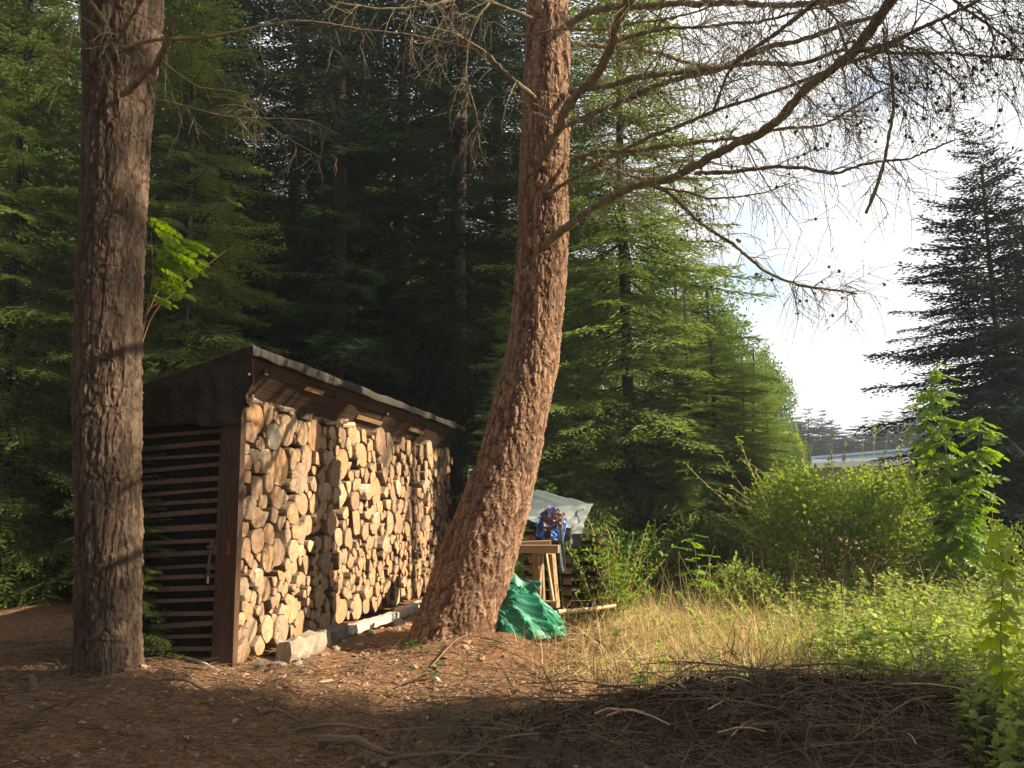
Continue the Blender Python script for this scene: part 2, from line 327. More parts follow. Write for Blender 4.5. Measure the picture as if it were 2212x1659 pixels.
# ------------------------------------------------------------------ larch trunks with real bark relief
def trunk(name, rows, Yd, top_z, m, parent, seed, amp=.026, ku=140, dz=.0145, flare=None, ps=.034, vs=.42, fb=.28, rf_=.93):
    """rows: (py, left px, right px)"""
    rows = sorted(rows, key=lambda r: -r[0]); P = []; Rd = []
    for (py, l_, r_) in rows:
        c = at((l_ + r_) / 2, py, Yd); P.append(c); Rd.append((r_ - l_) / 2 / F_PX * math.hypot(Yd, c[2] - CAM_Z) * rf_)
    P = np.array(P); Rd = np.array(Rd); z0 = -.12
    zs = np.arange(z0, min(P[-1, 2], 9.) + .2, dz); zs = np.r_[zs, np.arange(zs[-1] + .3, top_z, .3)]
    cx = np.interp(zs, P[:, 2], P[:, 0]); sl = (P[-1, 0] - P[-3, 0]) / (P[-1, 2] - P[-3, 2]); up = zs > P[-1, 2]; cx[up] = P[-1, 0] + (zs[up] - P[-1, 2]) * sl
    for _ in range(60): cx[1:-1] = .25 * cx[:-2] + .5 * cx[1:-1] + .25 * cx[2:]
    rr = np.interp(zs, P[:, 2], Rd); rr[up] = np.interp(zs[up], [P[-1, 2], top_z], [Rd[-1], .05])
    for _ in range(60): rr[1:-1] = .25 * rr[:-2] + .5 * rr[1:-1] + .25 * rr[2:]
    a = np.arange(ku) * 2 * math.pi / ku
    rootf = 1 + .16 * np.exp(-np.clip(zs, 0, 9) / .28)[:, None] * (.6 + .6 * np.sin(a * 3 + seed)[None] + .4 * np.sin(a * 5 + 2 * seed)[None])
    rad = rr[:, None] * rootf
    wv = np.stack(np.broadcast_arrays(np.cos(a)[None], np.sin(a)[None], zs[:, None] * .8), -1)
    rad = rad * (1 + .035 * vnoise(wv, 1.6, seed))
    base = np.stack([cx[:, None] + rad * np.cos(a), Yd + rad * np.sin(a), np.broadcast_to(zs[:, None], rad.shape)], -1)
    S = 1 / ps; H = np.zeros(rad.shape); nf = int((zs < 9.3).sum())
    vor = mnoise.voronoi; B = base[:nf]; wob = .5 * vnoise(B, 9, seed + 3)
    Q = np.stack([B[..., 0] * S + wob, B[..., 1] * S + wob, B[..., 2] * S * vs + 1.5 * vnoise(B, 6, seed + 5)], -1)
    flat = Q.reshape(-1, 3).tolist(); h = np.empty(len(flat)); idh = np.empty(len(flat))
    for i, q in enumerate(flat):
        d, pt = vor(q); h[i] = d[1] - d[0]; p0 = pt[0]; idh[i] = (p0[0] * 12.9898 + p0[1] * 78.233 + p0[2] * 37.719)
    idh = np.modf(np.abs(np.sin(idh)) * 43758.5)[0].reshape(H[:nf].shape)
    fur = np.empty(len(flat)); Q2 = np.stack([B[..., 0] / .085 + .3 * vnoise(B, 5, seed), B[..., 1] / .085, B[..., 2] / .085 * .16 + .8 * vnoise(B, 3, seed + 1)], -1).reshape(-1, 3).tolist()
    for i, q in enumerate(Q2):
        d = vor(q)[0]; fur[i] = d[1] - d[0]
    fur = np.clip(fur.reshape(H[:nf].shape) * 2.6, 0, 1) ** .6
    h = h.reshape(H[:nf].shape); h = np.clip((h - .06) * 3.2, 0, 1)
    h2 = .5 + .5 * vnoise(B, 26, seed + 8); h3 = .5 + .5 * vnoise(B * np.array([1, 1, .5]), 95, seed + 9); h4 = rng.random(h.shape)
    H[:nf] = .62 * h * (.2 + .8 * idh) * (.6 + .4 * h2) + fb * fur + .13 * h3 + .10 * h4
    V = base + np.stack([np.cos(a)[None] * H, np.sin(a)[None] * H, 0 * H], -1) * amp
    nr, nk = H.shape; i = (np.arange(nr - 1)[:, None] * nk); j = np.arange(nk)[None]; j2 = (j + 1) % nk
    Fq = np.stack(np.broadcast_arrays(i + j, i + j2, i + nk + j2, i + nk + j), -1).reshape(-1, 4)
    V = V - np.array(parent.location)
    return obj(name, mesh(name, V.reshape(-1, 3), Fq, [m], smooth=False, attrs={'h': H.ravel()}), parent), (lambda z: np.array((np.interp(z, zs, cx), Yd, z)), lambda z: np.interp(z, zs, rr))
YR, YL = 9.5, 7.5
larch_r = empty('larch_tree', (-.15, YR, 0), label='leaning rough-barked larch with bare twiggy limbs, in front of the far end of the woodpile', cat='tree')
larch_l = empty('larch_tree', (-3.4, YL, 0), label='straight shaded larch trunk left of the wood shed, with a sunny patch high up', cat='tree')
rowsR = [(1440, 862, 1078), (1400, 880, 1072), (1350, 896, 1080), (1300, 912, 1088), (1200, 945, 1118), (1100, 987, 1145), (1000, 1030, 1165), (900, 1058, 1185), (800, 1085, 1205), (700, 1104, 1215), (600, 1113, 1225), (500, 1120, 1228), (400, 1122, 1226), (300, 1126, 1228), (200, 1133, 1228), (100, 1138, 1227), (0, 1142, 1222)]
rowsL = [(1520, 148, 316), (1480, 160, 308), (1400, 163, 304), (1200, 164, 309), (1000, 158, 308), (800, 155, 310), (600, 163, 313), (400, 174, 320), (200, 184, 332), (100, 184, 342), (0, 182, 350)]
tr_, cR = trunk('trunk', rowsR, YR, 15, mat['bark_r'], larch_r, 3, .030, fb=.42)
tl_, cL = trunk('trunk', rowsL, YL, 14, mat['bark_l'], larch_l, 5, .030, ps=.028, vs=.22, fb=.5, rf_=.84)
# ------------------------------------------------------------------ bare larch limbs, twigs and cones
tetra_v = np.array([[0, 0, 0], [.3, .5, -.3], [.3, -.5, -.3], [.2, 0, .5], [1, 0, 0.]]); tetra_f = np.array([[0, 2, 1], [0, 3, 2], [0, 1, 3], [1, 2, 4], [2, 3, 4], [3, 1, 4]])
a6 = np.arange(6) * math.pi / 3
cone_v = np.concatenate([[[0, 0, 0]], np.stack([np.full(6, .3), .5 * np.cos(a6), .5 * np.sin(a6)], 1), np.stack([np.full(6, .75), .38 * np.cos(a6 + .5), .38 * np.sin(a6 + .5)], 1), [[1.15, 0, 0]]])
cone_f = np.array([[0, 1 + (i + 1) % 6, 1 + i] for i in range(6)] + [[1 + i, 1 + (i + 1) % 6, 7 + i] for i in range(6)] + [[1 + (i + 1) % 6, 7 + (i + 1) % 6, 7 + i] for i in range(6)] + [[7 + i, 7 + (i + 1) % 6, 13] for i in range(6)])
def grow(starts, dirs, lens, n, droop, wig, r0, r1):
    m = len(starts); d = norm(dirs); P = np.empty((m, n, 3)); P[:, 0] = starts; st = (lens / (n - 1))[:, None]
    for i in range(1, n):
        d = norm(d + np.array([0, 0, -1.]) * droop[:, None] / n + rng.normal(size=(m, 3)) * wig)
        P[:, i] = P[:, i - 1] + d * st
    t = np.linspace(0, 1, n)[None]; return P, r0[:, None] * (1 - t) + r1 * t
def pick(P, Rr, count, lo=.1, hi=1.):
    """random points on a batch of paths with tangents"""
    m, n, _ = P.shape; w_ = rng.integers(0, m, count); t = rng.uniform(lo, hi, count) * (n - 1); i = np.minimum(t.astype(int), n - 2); f = (t - i)[:, None]
    p = P[w_, i] * (1 - f) + P[w_, i + 1] * f; d = norm(P[w_, i + 1] - P[w_, i]); return p, d, Rr[w_, i], t / (n - 1)
def larch_branch(parent, path, r0, r1, twigs=30, tl=.9, cones=0, seed=0, sub=5, droop=.9, name='branch', n=None, lo=.12, spurs=True, world=True, green=False):
    P = smooth_path(path, n or max(10, int(len(path) * 6))); nn = len(P)
    P[1:-1] += rng.normal(size=(nn - 2, 3)) * r0 * .13
    Rr = np.linspace(r0, r1, nn) * (1 + .12 * rng.normal(size=nn)); A = Acc(); off = np.array(parent.location) if world else 0
    V, Fq = tubes(P, Rr, 8); A.add(V - off, Fq, 0)
    if twigs:
        p, d, rr_, t = pick(P[None], Rr[None], twigs, lo, 1.)
        side = rng.normal(size=(twigs, 3)); side = norm(side - (side * d).sum(1, keepdims=True) * d)
        ln = tl * rng.uniform(.35, 1.15, twigs) * (1.1 - .5 * t)
        TP, TR = grow(p, .55 * d + .9 * side + np.array([0, 0, -.1]), ln, 9, rng.uniform(.2, 1.6, twigs) * droop, .13, np.minimum(rr_ * .45, .0075 * rng.uniform(.5, 1.3, twigs)), .0016)
        V, Fq = tubes(TP, TR, 3); A.add(V - off, Fq, 1)
        if sub:
            c = twigs * sub; p, d, rr_, t = pick(TP, TR, c, .15, 1.)
            side = rng.normal(size=(c, 3)); side = norm(side - (side * d).sum(1, keepdims=True) * d)
            SP, SR = grow(p, .7 * d + .8 * side, rng.uniform(.1, .42, c), 5, rng.uniform(.1, 1.4, c) * droop, .15, np.full(c, .0026), .0013)
            V, Fq = tubes(SP, SR, 3); A.add(V - off, Fq, 1)
            if spurs:
                c2 = twigs * sub * 3; p, d, rr_, t = pick(np.concatenate([TP[:, ::2], SP]), np.concatenate([TR[:, ::2], SR]), c2)
                side = rng.normal(size=(c2, 3)); X, Yv, Z = frames(side); V, Ft = inst(tetra_v, tetra_f, X, Yv, Z, p, rng.uniform(.008, .014, c2)); A.add(V - off, Ft, 1)
            if cones:
                p, d, rr_, t = pick(SP, SR, cones, .3, 1.); X, Yv, Z = frames(np.array([0, 0, 1.]) + .5 * rng.normal(size=(cones, 3)))
                V, Ft = inst(cone_v, cone_f, X, Yv, Z, p, rng.uniform(.024, .034, cones)); A.add(V - off, Ft, 2)
    return obj(name, A.me(name, [mat['limb'], mat['twig'], mat['cone']], smooth=False), parent)
def Bc(pts, y0, y1, sx=.5, ox=1106., oy=0.):
    n = len(pts); return [at(ox + x * sx, oy + y * sx, y0 + (y1 - y0) * (i / (n - 1))) for i, (x, y) in enumerate(pts)]
LB = [  # path, depth at both ends, radii, twigs, twig length, cones
    ([(130, 1080), (160, 1040), (300, 930), (430, 850), (520, 805), (700, 770), (820, 700), (960, 625), (1060, 590), (1160, 510), (1260, 390), (1380, 300), (1480, 225), (1560, 110), (1640, 0), (1740, -130), (1880, -300)], 9.3, 5.6, .042, .038, 52, 1.1, 22),
    ([(110, 720), (200, 560), (230, 470), (300, 390), (370, 320), (430, 210), (450, 110), (500, 20), (530, -60), (600, -200)], 9.2, 6.4, .05, .034, 26, .9, 0),
    ([(215, 550), (350, 490), (480, 440), (620, 370), (760, 330), (900, 300), (1000, 250), (1100, 200), (1240, 180), (1400, 120), (1600, 60)], 9.3, 7.4, .034, .02, 60, 1., 10),
    ([(250, 395), (330, 380), (430, 370), (520, 335), (640, 320), (750, 310), (860, 295), (940, 290), (1060, 270), (1240, 280), (1420, 215), (1600, 230), (1900, 230), (2100, 250), (2260, 262)], 9.3, 6.8, .036, .008, 70, .8, 20),
    ([(255, 690), (380, 650), (520, 655), (640, 635), (800, 615), (900, 605), (1000, 590), (1130, 560), (1250, 550), (1330, 545), (1400, 510), (1500, 450), (1620, 380)], 9.3, 7.4, .028, .008, 44, .8, 12),
    ([(205, 805), (290, 760), (400, 690), (500, 640), (620, 580), (760, 530), (870, 480), (1000, 440), (1150, 390), (1290, 335), (1400, 290), (1550, 240), (1700, 160)], 9.3, 6.8, .022, .014, 44, .9, 14),
    ([(790, 750), (870, 745), (940, 745), (1050, 730), (1150, 720), (1260, 725), (1330, 740), (1400, 750), (1500, 715), (1600, 695), (1700, 690), (1780, 660), (1850, 630), (1920, 600)], 7.7, 6.4, .022, .006, 18, .8, 3),
    ([(600, 800), (680, 830), (790, 945), (850, 990), (950, 1050), (1020, 1110), (1090, 1170), (1170, 1210), (1270, 1240), (1380, 1250), (1490, 1270)], 8.6, 7.2, .022, .009, 34, .45, 30),
    ([(1600, 120), (1640, 300), (1650, 480), (1625, 600), (1610, 700), (1570, 820), (1530, 920)], 6.0, 6.0, .011, .013, 6, .4, 3),
    ([(240, 110), (330, 50), (430, 30), (560, 30), (700, 15), (860, 15), (960, 10), (1150, 25), (1300, 15), (1450, 0), (1600, -60)], 9.3, 7., .045, .02, 40, .9, 4),
    ([(0, 150), (60, 155), (170, 130), (250, 125), (380, 130), (520, 100), (660, 85), (800, 50), (880, 20), (1000, -60)], 9.0, 7.6, .016, .008, 26, .8, 0),
    ([(450, 180), (560, 140), (700, 120), (850, 115), (980, 95), (1050, 100), (1200, 60), (1400, 20)], 7.6, 6.8, .02, .008, 40, .9, 4),
    ([(280, 190), (400, 200), (520, 205), (640, 230), (740, 265), (860, 295)], 9.3, 9.6, .03, .016, 26, .8, 0),
    ([(870, 480), (900, 400), (930, 320), (980, 250), (1060, 200), (1160, 130), (1250, 60), (1320, 0), (1420, -100)], 7.8, 6.2, .014, .022, 34, .9, 4),
    ([(250, 670), (340, 690), (400, 720), (480, 750), (560, 770), (700, 770), (800, 770)], 9.4, 9.6, .030, .018, 26, .7, 0),
    ([(640, 810), (760, 830), (850, 860), (980, 850), (1100, 830), (1200, 790)], 8.2, 7.8, .014, .005, 20, .6, 4),
    ([(1480, 225), (1600, 200), (1750, 130), (1900, 60), (2020, 0), (2150, -80)], 6.2, 5.6, .018, .010, 42, .8, 34),
    ([(1560, 240), (1660, 190), (1760, 220), (1900, 330), (1960, 400)], 6.4, 6., .010, .004, 22, .6, 26),
    ([(1440, 240), (1540, 330), (1660, 380), (1800, 480)], 6.4, 6.2, .009, .004, 26, .6, 34),
    ([(1860, -40), (1960, 40), (2080, 120), (2180, 200), (2260, 300)], 6.0, 5.8, .012, .005, 30, .7, 34),
    ([(1200, 330), (1280, 420), (1350, 500), (1500, 520)], 6.9, 6.8, .009, .004, 30, .6, 24),
    ([(1280, -40), (1400, 80), (1440, 200), (1500, 300)], 6.4, 6.2, .012, .007, 24, .8, 6),
    ([(120, 440), (60, 390), (0, 340), (-120, 220), (-260, 140), (-420, 100)], 9.3, 8.8, .026, .008, 13, .8, 0),
    ([(90, 80), (-60, 20), (-200, -20), (-360, 30), (-560, 40), (-760, 10)], 9.3, 8.6, .022, .008, 15, .8, 0),
    ([(-20, -60), (-140, 60), (-190, 180), (-200, 330), (-150, 500), (-140, 640)], 9.0, 8.8, .010, .004, 18, .7, 0),
]
for i, (pts, y0, y1, r0, r1, tw_, tl2, cn_) in enumerate(LB):
    larch_branch(larch_r, Bc(pts, y0, y1), r0, r1, int(tw_ * 1.1), tl2, int(cn_ * .7), i, droop=.9)
LB2 = [
    ([(520, 240), (550, 230), (650, 195), (750, 180), (870, 180), (970, 170), (1100, 145), (1200, 120), (1320, 100), (1420, 95), (1520, 110), (1659, 135), (1900, 160), (2200, 230)], 7.2, 7.6, .018, .006, 18, .6),
    ([(565, 435), (610, 400), (650, 365), (710, 310), (740, 260), (770, 200), (800, 90)], 7.2, 6.4, .03, .024, 6, .5),
    ([(740, 275), (830, 350), (920, 405), (1000, 415), (1080, 420), (1150, 450), (1200, 510)], 6.7, 6.9, .010, .005, 9, .5),
    ([(980, 430), (1100, 470), (1200, 545), (1300, 620), (1400, 680), (1480, 725)], 6.8, 6.9, .008, .003, 8, .4),
    ([(690, 450), (800, 475), (900, 500), (980, 525), (1100, 545), (1300, 545), (1440, 555), (1560, 620)], 7.4, 7.6, .008, .003, 12, .4),
    ([(380, -40), (440, 40), (490, 110), (510, 190), (530, 240)], 6.9, 7.2, .016, .024, 5, .5),
    ([(530, 230), (580, 120), (640, 20), (700, -90)], 7.2, 6.8, .02, .014, 5, .5),
    ([(380, 510), (330, 495), (285, 480)], 7.6, 7.6, .008, .004, 3, .3),
    ([(340, 100), (320, 220), (280, 330), (240, 400)], 7.2, 7.1, .006, .003, 10, .4),
]
for i, (pts, y0, y1, r0, r1, tw_, tl2) in enumerate(LB2):
    larch_branch(larch_l, Bc(pts, y0, y1, .4687, 0, 0), r0, r1, tw_, tl2, 0, 50 + i, sub=3, droop=.9, spurs=False)
for tree, c, n_, y_ in ((larch_r, cR, 16, YR), (larch_l, cL, 12, YL)):     # the bare crown above the picture, whose shadow falls into it
    for k in range(n_):
        z = rng.uniform(9.2, 13.8); a = k * 2.4 + rng.uniform(-.3, .3); p0 = c[0](z); ln = rng.uniform(1.2, 2.2)
        d = np.array((math.cos(a), math.sin(a), .25)); larch_branch(tree, [p0 + d * ln * t + np.array((0, 0, -.25 * t * t * ln)) for t in (0, .3, .6, 1)], .03, .008, 22, .8, 0, sub=3, spurs=False, n=10)
# ------------------------------------------------------------------ wood shed
AZ = R(12.5); Wd = np.array((math.sin(AZ), math.cos(AZ), 0)); Nn = np.array((math.cos(AZ), -math.sin(AZ), 0)); S0 = np.array((-2.46, 8.0, 0.))
SHED_L, SHED_D = 6.7, 1.25
RZ = math.pi / 2 - AZ                               # local x along the wall, local -y outward, z up
shed = empty('wood_shed', tuple(S0), RZ, label='open-fronted firewood shed with slatted end and sagging roofing-sheet roof', cat='shed')
Minv = np.array([[Wd[0], Wd[1], 0], [-Nn[0], -Nn[1], 0], [0, 0, 1]])
def toloc(p): return Minv @ (np.asarray(p) - S0)
A = Acc(); A.box((-.03, .01, -.1), (.02, .19, 2.46)); obj('corner_post', A.me('corner_post', [mat['post']]), shed)
A = Acc(); A.box((-.035, -.02, -.1), (.05, .007, 2.5)); obj('edge_board', A.me('edge_board', [mat['post']]), shed)
for i in range(21):                                  # horizontal slats of the end wall, hung a little out of level
    z = 2.22 - i * .1055 + (0.0 if i < 10 else -.035)
    if i == 9: z -= .02
    z += rng.normal(0, .005); tl_s = rng.normal(0, .012); bow = rng.normal(0, .006)
    hgt = .030 + .006 * (i % 3) + (.022 if i == 9 else 0); A = Acc()
    v = []
    for x in (.0, .022):
        for y, dz in ((.193 - (.012 if i % 3 else -.008), .012 + bow), (SHED_D, -.055 + tl_s)):
            for t in (0, 1): v.append((x + (.012 if t else 0), y, z + dz + t * hgt))
    A.add(v, [[0, 1, 3, 2], [4, 6, 7, 5], [0, 4, 5, 1], [2, 3, 7, 6], [0, 2, 6, 4], [1, 5, 7, 3]]); o = obj('slat', A.me('slat', [mat['slat']]), shed)
A = Acc(); A.box((.026, .02, -.05), (.036, SHED_D, 2.45)); obj('slat_gap_shade', A.me('slat_gap_shade', [mat['black']]), shed)  # black sheet added behind the slats as the shade in their gaps
for i in range(11):
    A = Acc(); A.box((.1, SHED_D - .02, .0 + i * .22), (SHED_L, SHED_D, .212 + i * .22)); obj('back_board', A.me('back_board', [mat['plank']]), shed)
for x in (1.65, 3.3, 4.95, 6.64):
    A = Acc(); A.box((x, .30, -.1), (x + .06, .42, 2.5)); obj('inner_post', A.me('inner_post', [mat['plank']]), shed)
A = Acc(); A.box((SHED_L, .02, -.1), (SHED_L + .03, SHED_D, 2.4)); obj('far_end_wall', A.me('far_end_wall', [mat['plank']]), shed)
# roof: high at the front, boards under a grey sheet
zt0, zt1 = 2.86, 2.62; OV, EX = .24, .30
def roofz(x, y): return zt0 + (zt1 - zt0) * (x + EX) / (SHED_L + 2 * EX) - (y + OV) * .30
for k in range(9):
    y0 = -OV + .02 + k * .185; A = Acc()
    if y0 > SHED_D + .1: break
    c = [(x, y, roofz(x, y) - dz) for x in (-EX + .03, SHED_L - .12) for y in (y0, y0 + .175) for dz in (.045 + .006 * (k % 2), .02)]
    A.add(c, [[0, 1, 3, 2], [4, 6, 7, 5], [0, 4, 5, 1], [2, 3, 7, 6], [0, 2, 6, 4], [1, 5, 7, 3]]); obj('roof_board', A.me('roof_board', [mat['plank']]), shed)
for x in (.1, 1.7, 3.3, 4.9, 6.5):
    A = Acc(); c = [(xx, y, roofz(xx, y) - dz) for xx in (x, x + .07) for y in (-OV + .08, SHED_D) for dz in (.16, .053)]
    A.add(c, [[0, 1, 3, 2], [4, 6, 7, 5], [0, 4, 5, 1], [2, 3, 7, 6], [0, 2, 6, 4], [1, 5, 7, 3]]); obj('rafter', A.me('rafter', [mat['plank']]), shed)
A = Acc(); c = [(x, y, roofz(x, y) - dz) for x in (-.02, SHED_L - .2) for y in (.05, .11) for dz in (.36, .2)]
A.add(c, [[0, 1, 3, 2], [4, 6, 7, 5], [0, 4, 5, 1], [2, 3, 7, 6], [0, 2, 6, 4], [1, 5, 7, 3]]); obj('front_beam', A.me('front_beam', [mat['plank']]), shed)
for k in range(3):                                   # soffit boards slanting from the eave down to the top of the pile
    a0, a1 = k / 3 + .005, (k + 1) / 3 - .005; A = Acc(); c = []
    for x in (-EX + .06, SHED_L - .16):
        for q in (a0, a1):
            for t_ in (0, .018): c.append((x, -OV + .045 + q * .25 + t_, roofz(x, -OV) - .075 - q * .30 - .004 * k + t_ * .5))
    A.add(c, [[0, 1, 3, 2], [4, 6, 7, 5], [0, 4, 5, 1], [2, 3, 7, 6], [0, 2, 6, 4], [1, 5, 7, 3]]); obj('soffit_board', A.me('soffit_board', [mat['plank']]), shed)
for x, l_, q in ((1.0, .42, .25), (2.6, .8, .62), (4.4, .6, .5)):     # light laths nailed to the soffit
    A = Acc(); c = [(xx, -OV + .03 + qq * .25 - t_, roofz(xx, -OV) - .075 - qq * .30 - t_ * .5) for xx in (x, x + l_) for qq in (q, q + .13) for t_ in (0, .014)]
    A.add(c, [[0, 1, 3, 2], [4, 6, 7, 5], [0, 4, 5, 1], [2, 3, 7, 6], [0, 2, 6, 4], [1, 5, 7, 3]]); obj('lath', A.me('lath', [mat['plank_light']]), shed)
# roofing sheet folded over the front edge and hanging down the end as a flap
nu, nv = 90, 30; uu = np.linspace(-EX - .02, SHED_L - .08, nu); vv = np.linspace(0, SHED_D + .5, nv)
U, Vv = np.meshgrid(uu, vv, indexing='ij')
yy = -OV - .02 + Vv; Z = roofz(U, yy) + .012 * vnoise(np.stack([U, yy, 0 * U], -1), 2.2, 8) + .004
fr = np.stack([U, yy, Z], -1)
lipn = 4; lip = np.stack([np.stack([uu, np.full(nu, -OV - .03), roofz(uu, -OV) - .018 * k - .008 * (1 + np.sin(uu * 7 + 2 * np.sin(uu * 3))) * k / 3], -1) for k in range(lipn, 0, -1)], 1)
allp = np.concatenate([lip, fr], 1); n2 = allp.shape[1]; ii = (np.arange(nu - 1)[:, None] * n2 + np.arange(n2 - 1)[None]).ravel()
me = mesh('roof_sheet', allp.reshape(-1, 3), np.stack([ii, ii + n2, ii + n2 + 1, ii + 1], 1), [mat['roofing']], smooth=True)
rs = obj('roof_sheet', me, shed); sm = rs.modifiers.new('s', 'SOLIDIFY'); sm.thickness = .006
nu, nv = 60, 34; s_ = np.linspace(0, 1, nu)[:, None]; t_ = np.linspace(0, 1, nv)[None]
y = -OV - .02 + s_ * (SHED_D + .35 + OV); topz = roofz(-EX, y)
botz = np.interp(s_, [0, .06, .14, .25, .38, .6, 1.], [2.36, 2.33, 2.2, 2.16, 2.2, 2.22, 2.1]); boty = y + np.where(s_ < .15, .11 * (1 - s_ / .15), 0)
fold = (.06 * (1 - np.abs(vnoise(np.stack(np.broadcast_arrays(s_ * 7, t_ * 2.2 + s_ * 2, 0 * s_ * t_), -1), 1.2, 14)) ** .45) + .045 * np.sin(s_ * 38 + 5 * t_ + 2 * np.sin(t_ * 5)) + .06 * np.sin(s_ * 17 + 2.) * t_ + .07 * vnoise(np.stack(np.broadcast_arrays(s_ * 5, t_ * 4, 0 * s_ * t_), -1), 1.3, 4)) * np.minimum(1, 3 * t_)
X = -EX - .02 + t_ ** .8 * (EX - .045) - np.abs(fold) * .9
Yg = y * (1 - t_) + boty * t_ + .02 * np.sin(t_ * 9 + s_ * 20) * t_; Zg = topz * (1 - t_) + botz * t_ + .004
me = mesh('end_flap', np.stack(np.broadcast_arrays(X, Yg, Zg), -1).reshape(-1, 3), np.stack([(q := (np.arange(nu - 1)[:, None] * nv + np.arange(nv - 1)[None]).ravel()), q + nv, q + nv + 1, q + 1], 1), [mat['roofing']], smooth=True)
fl = obj('end_flap', me, shed); sm = fl.modifiers.new('s', 'SOLIDIFY'); sm.thickness = .005
def disc(r, th, k=12):
    a = np.arange(k) * 2 * math.pi / k; V = np.concatenate([np.stack([0 * a, r * np.cos(a), r * np.sin(a)], 1), np.stack([0 * a - th, r * .8 * np.cos(a), r * .8 * np.sin(a)], 1), [[-th, 0, 0]]])
    return V, [np.array([[i, (i + 1) % k, k + (i + 1) % k, k + i] for i in range(k)]), np.array([[k + i, k + (i + 1) % k, 2 * k] for i in range(k)])]
dv, df = disc(.012, .006)
for yy_, zz in ((-.20, 2.62), (-.175, 2.44)):
    obj('washer', mesh('washer', dv, df, [mat['nail']]), shed, loc=(-EX + .05 + (.12 if zz < 2.5 else 0), yy_, zz))
# iron rod with brackets and rusty plates on the post
A = Acc(); V, Fq = tubes([(-.035, .225, 1.16), (-.035, .245, .98), (-.035, .25, .84)], [.013, .013, .012], 10); A.add(V, Fq); rod = obj('rod', A.me('rod', [mat['iron']], True), shed)
A = Acc(); V, Fq = tubes([(-.035, .25, .85), (-.035, .252, .78)], [.010, .010], 10); A.add(V, Fq); obj('rod_tip', A.me('rod_tip', [mat['white_wood']], True), shed)
for z in (1.09, .90):
    A = Acc(); A.box((-.052, .205, z), (-.018, .268, z + .022)); A.box((-.034, .17, z + .002), (-.026, .21, z + .02)); obj('bracket', A.me('bracket', [mat['iron']]), shed)
for (y, z, w_, h_) in ((.05, 1.03, .026, .12), (.18, 1.03, .03, .10)):
    A = Acc(); A.box((-.036, y, z), (-.0305, y + w_, z + h_)); A.box((-.0365, y - .01, z + .01), (-.031, y + w_ + .008, z + .03)); obj('rusty_plate', A.me('rusty_plate', [mat['rust']]), shed)
# ------------------------------------------------------------------ logs of the woodpile: pack circles in the wall plane
def wall_tz(px, py):
    """wall coordinates of a point seen at px, py"""
    u = (px - 1106) / F_PX; v = (829.5 - py) / F_PX
    d = np.array((u, math.cos(PITCH) - v * math.sin(PITCH), math.sin(PITCH) + v * math.cos(PITCH))); o = np.array((0, 0, CAM_Z))
    k = ((S0 - o) @ Nn) / (d @ Nn); p = o + d * k; return (p - S0) @ Wd, p[2], p[1]
LM = [(283, 472, 118, 'o'), (235, 297, 83, 'g'), (97, 375, 38, 'w'), (195, 440, 62, 'w'), (90, 510, 42, 'o'), (148, 468, 36, 'o'), (265, 650, 66, 'd'), (425, 690, 60, 'd'), (130, 745, 65, ''), (345, 740, 62, ''), (148, 880, 74, 'd'), (225, 860, 66, 'd'), (562, 795, 74, ''), (490, 300, 88, 'o'), (405, 280, 72, ''), (135, 230, 78, 'o'), (312, 268, 88, ''), (395, 540, 92, ''), (205, 1000, 80, 'd'), (275, 970, 74, 'd'), (98, 1322, 54, 'o'), (330, 1320, 82, ''), (395, 1420, 76, 'o'), (280, 1470, 88, ''), (590, 510, 82, ''), (835, 612, 74, ''), (755, 405, 72, 'o'), (90, 1210, 38, 'w'), (150, 1105, 48, 'w'), (350, 955, 66, 'd'), (205, 570, 48, ''), (740, 770, 30, 'w'), (770, 620, 45, 'w'), (650, 455, 88, 'o'), (905, 400, 78, 'w'), (600, 1260, 60, ''), (640, 1360, 70, 'o'), (130, 1420, 80, 'd'), (210, 1420, 78, 'd'), (850, 250, 80, ''), (700, 220, 60, 'o')]
lr = np.random.default_rng(21)
C = []; pin = []; colr = []
for cx_, cy_, hh, k in LM:
    t, z, yd = wall_tz(501 + cx_ * .375, 829 + cy_ * .375); C.append((t, z, hh * .375 / F_PX * yd * .96)); pin.append(True); colr.append(k)
top_of = lambda t: np.interp(t, [0, .6, 1.5, 3, 5, 6.6], [2.40, 2.38, 2.36, 2.34, 2.30, 2.26])
tries = 0
while tries < 75000 and len(C) < 680:
    tries += 1
    t = lr.uniform(.05, SHED_L - .06); z = lr.uniform(.14, top_of(t) - .03)
    small = .35 < z < 1.05
    r = lr.choice([.055, .07, .085, .10, .12]) if small else lr.choice([.085, .098, .11, .125, .145]); r *= lr.uniform(.88, 1.12)
    if t > 1.6 and lr.random() < .6: r *= .74
    if tries > 9000: r *= .72
    if tries > 26000: r = lr.uniform(.032, .05)
    A_ = np.array(C); d = np.hypot(A_[:, 0] - t, A_[:, 1] - z)
    if (d < (A_[:, 2] + r) * .93).any(): continue
    C.append((t, z, r)); pin.append(False); colr.append('')
C = np.array(C); pin = np.array(pin)
for it in range(160):                                # settle: push overlaps apart, sag gently
    dx = C[:, None, :2] - C[None, :, :2]; d = np.linalg.norm(dx, axis=-1) + np.eye(len(C)) * 9
    ov = np.maximum(0, (C[:, None, 2] + C[None, :, 2]) * .97 - d); mv = (dx / d[..., None] * ov[..., None]).sum(1) * .42; mv[:, 1] -= .0005 if it < 90 else 0
    mv[pin] *= .15; C[:, :2] += mv; C[:, 0] = np.clip(C[:, 0], .075 + C[:, 2] * .95, SHED_L - C[:, 2]); C[:, 1] = np.clip(C[:, 1], .10 + C[:, 2], top_of(C[:, 0]) - C[:, 2] * .6)
KA = 18; th = np.arange(KA) * 2 * math.pi / KA
shapes = []
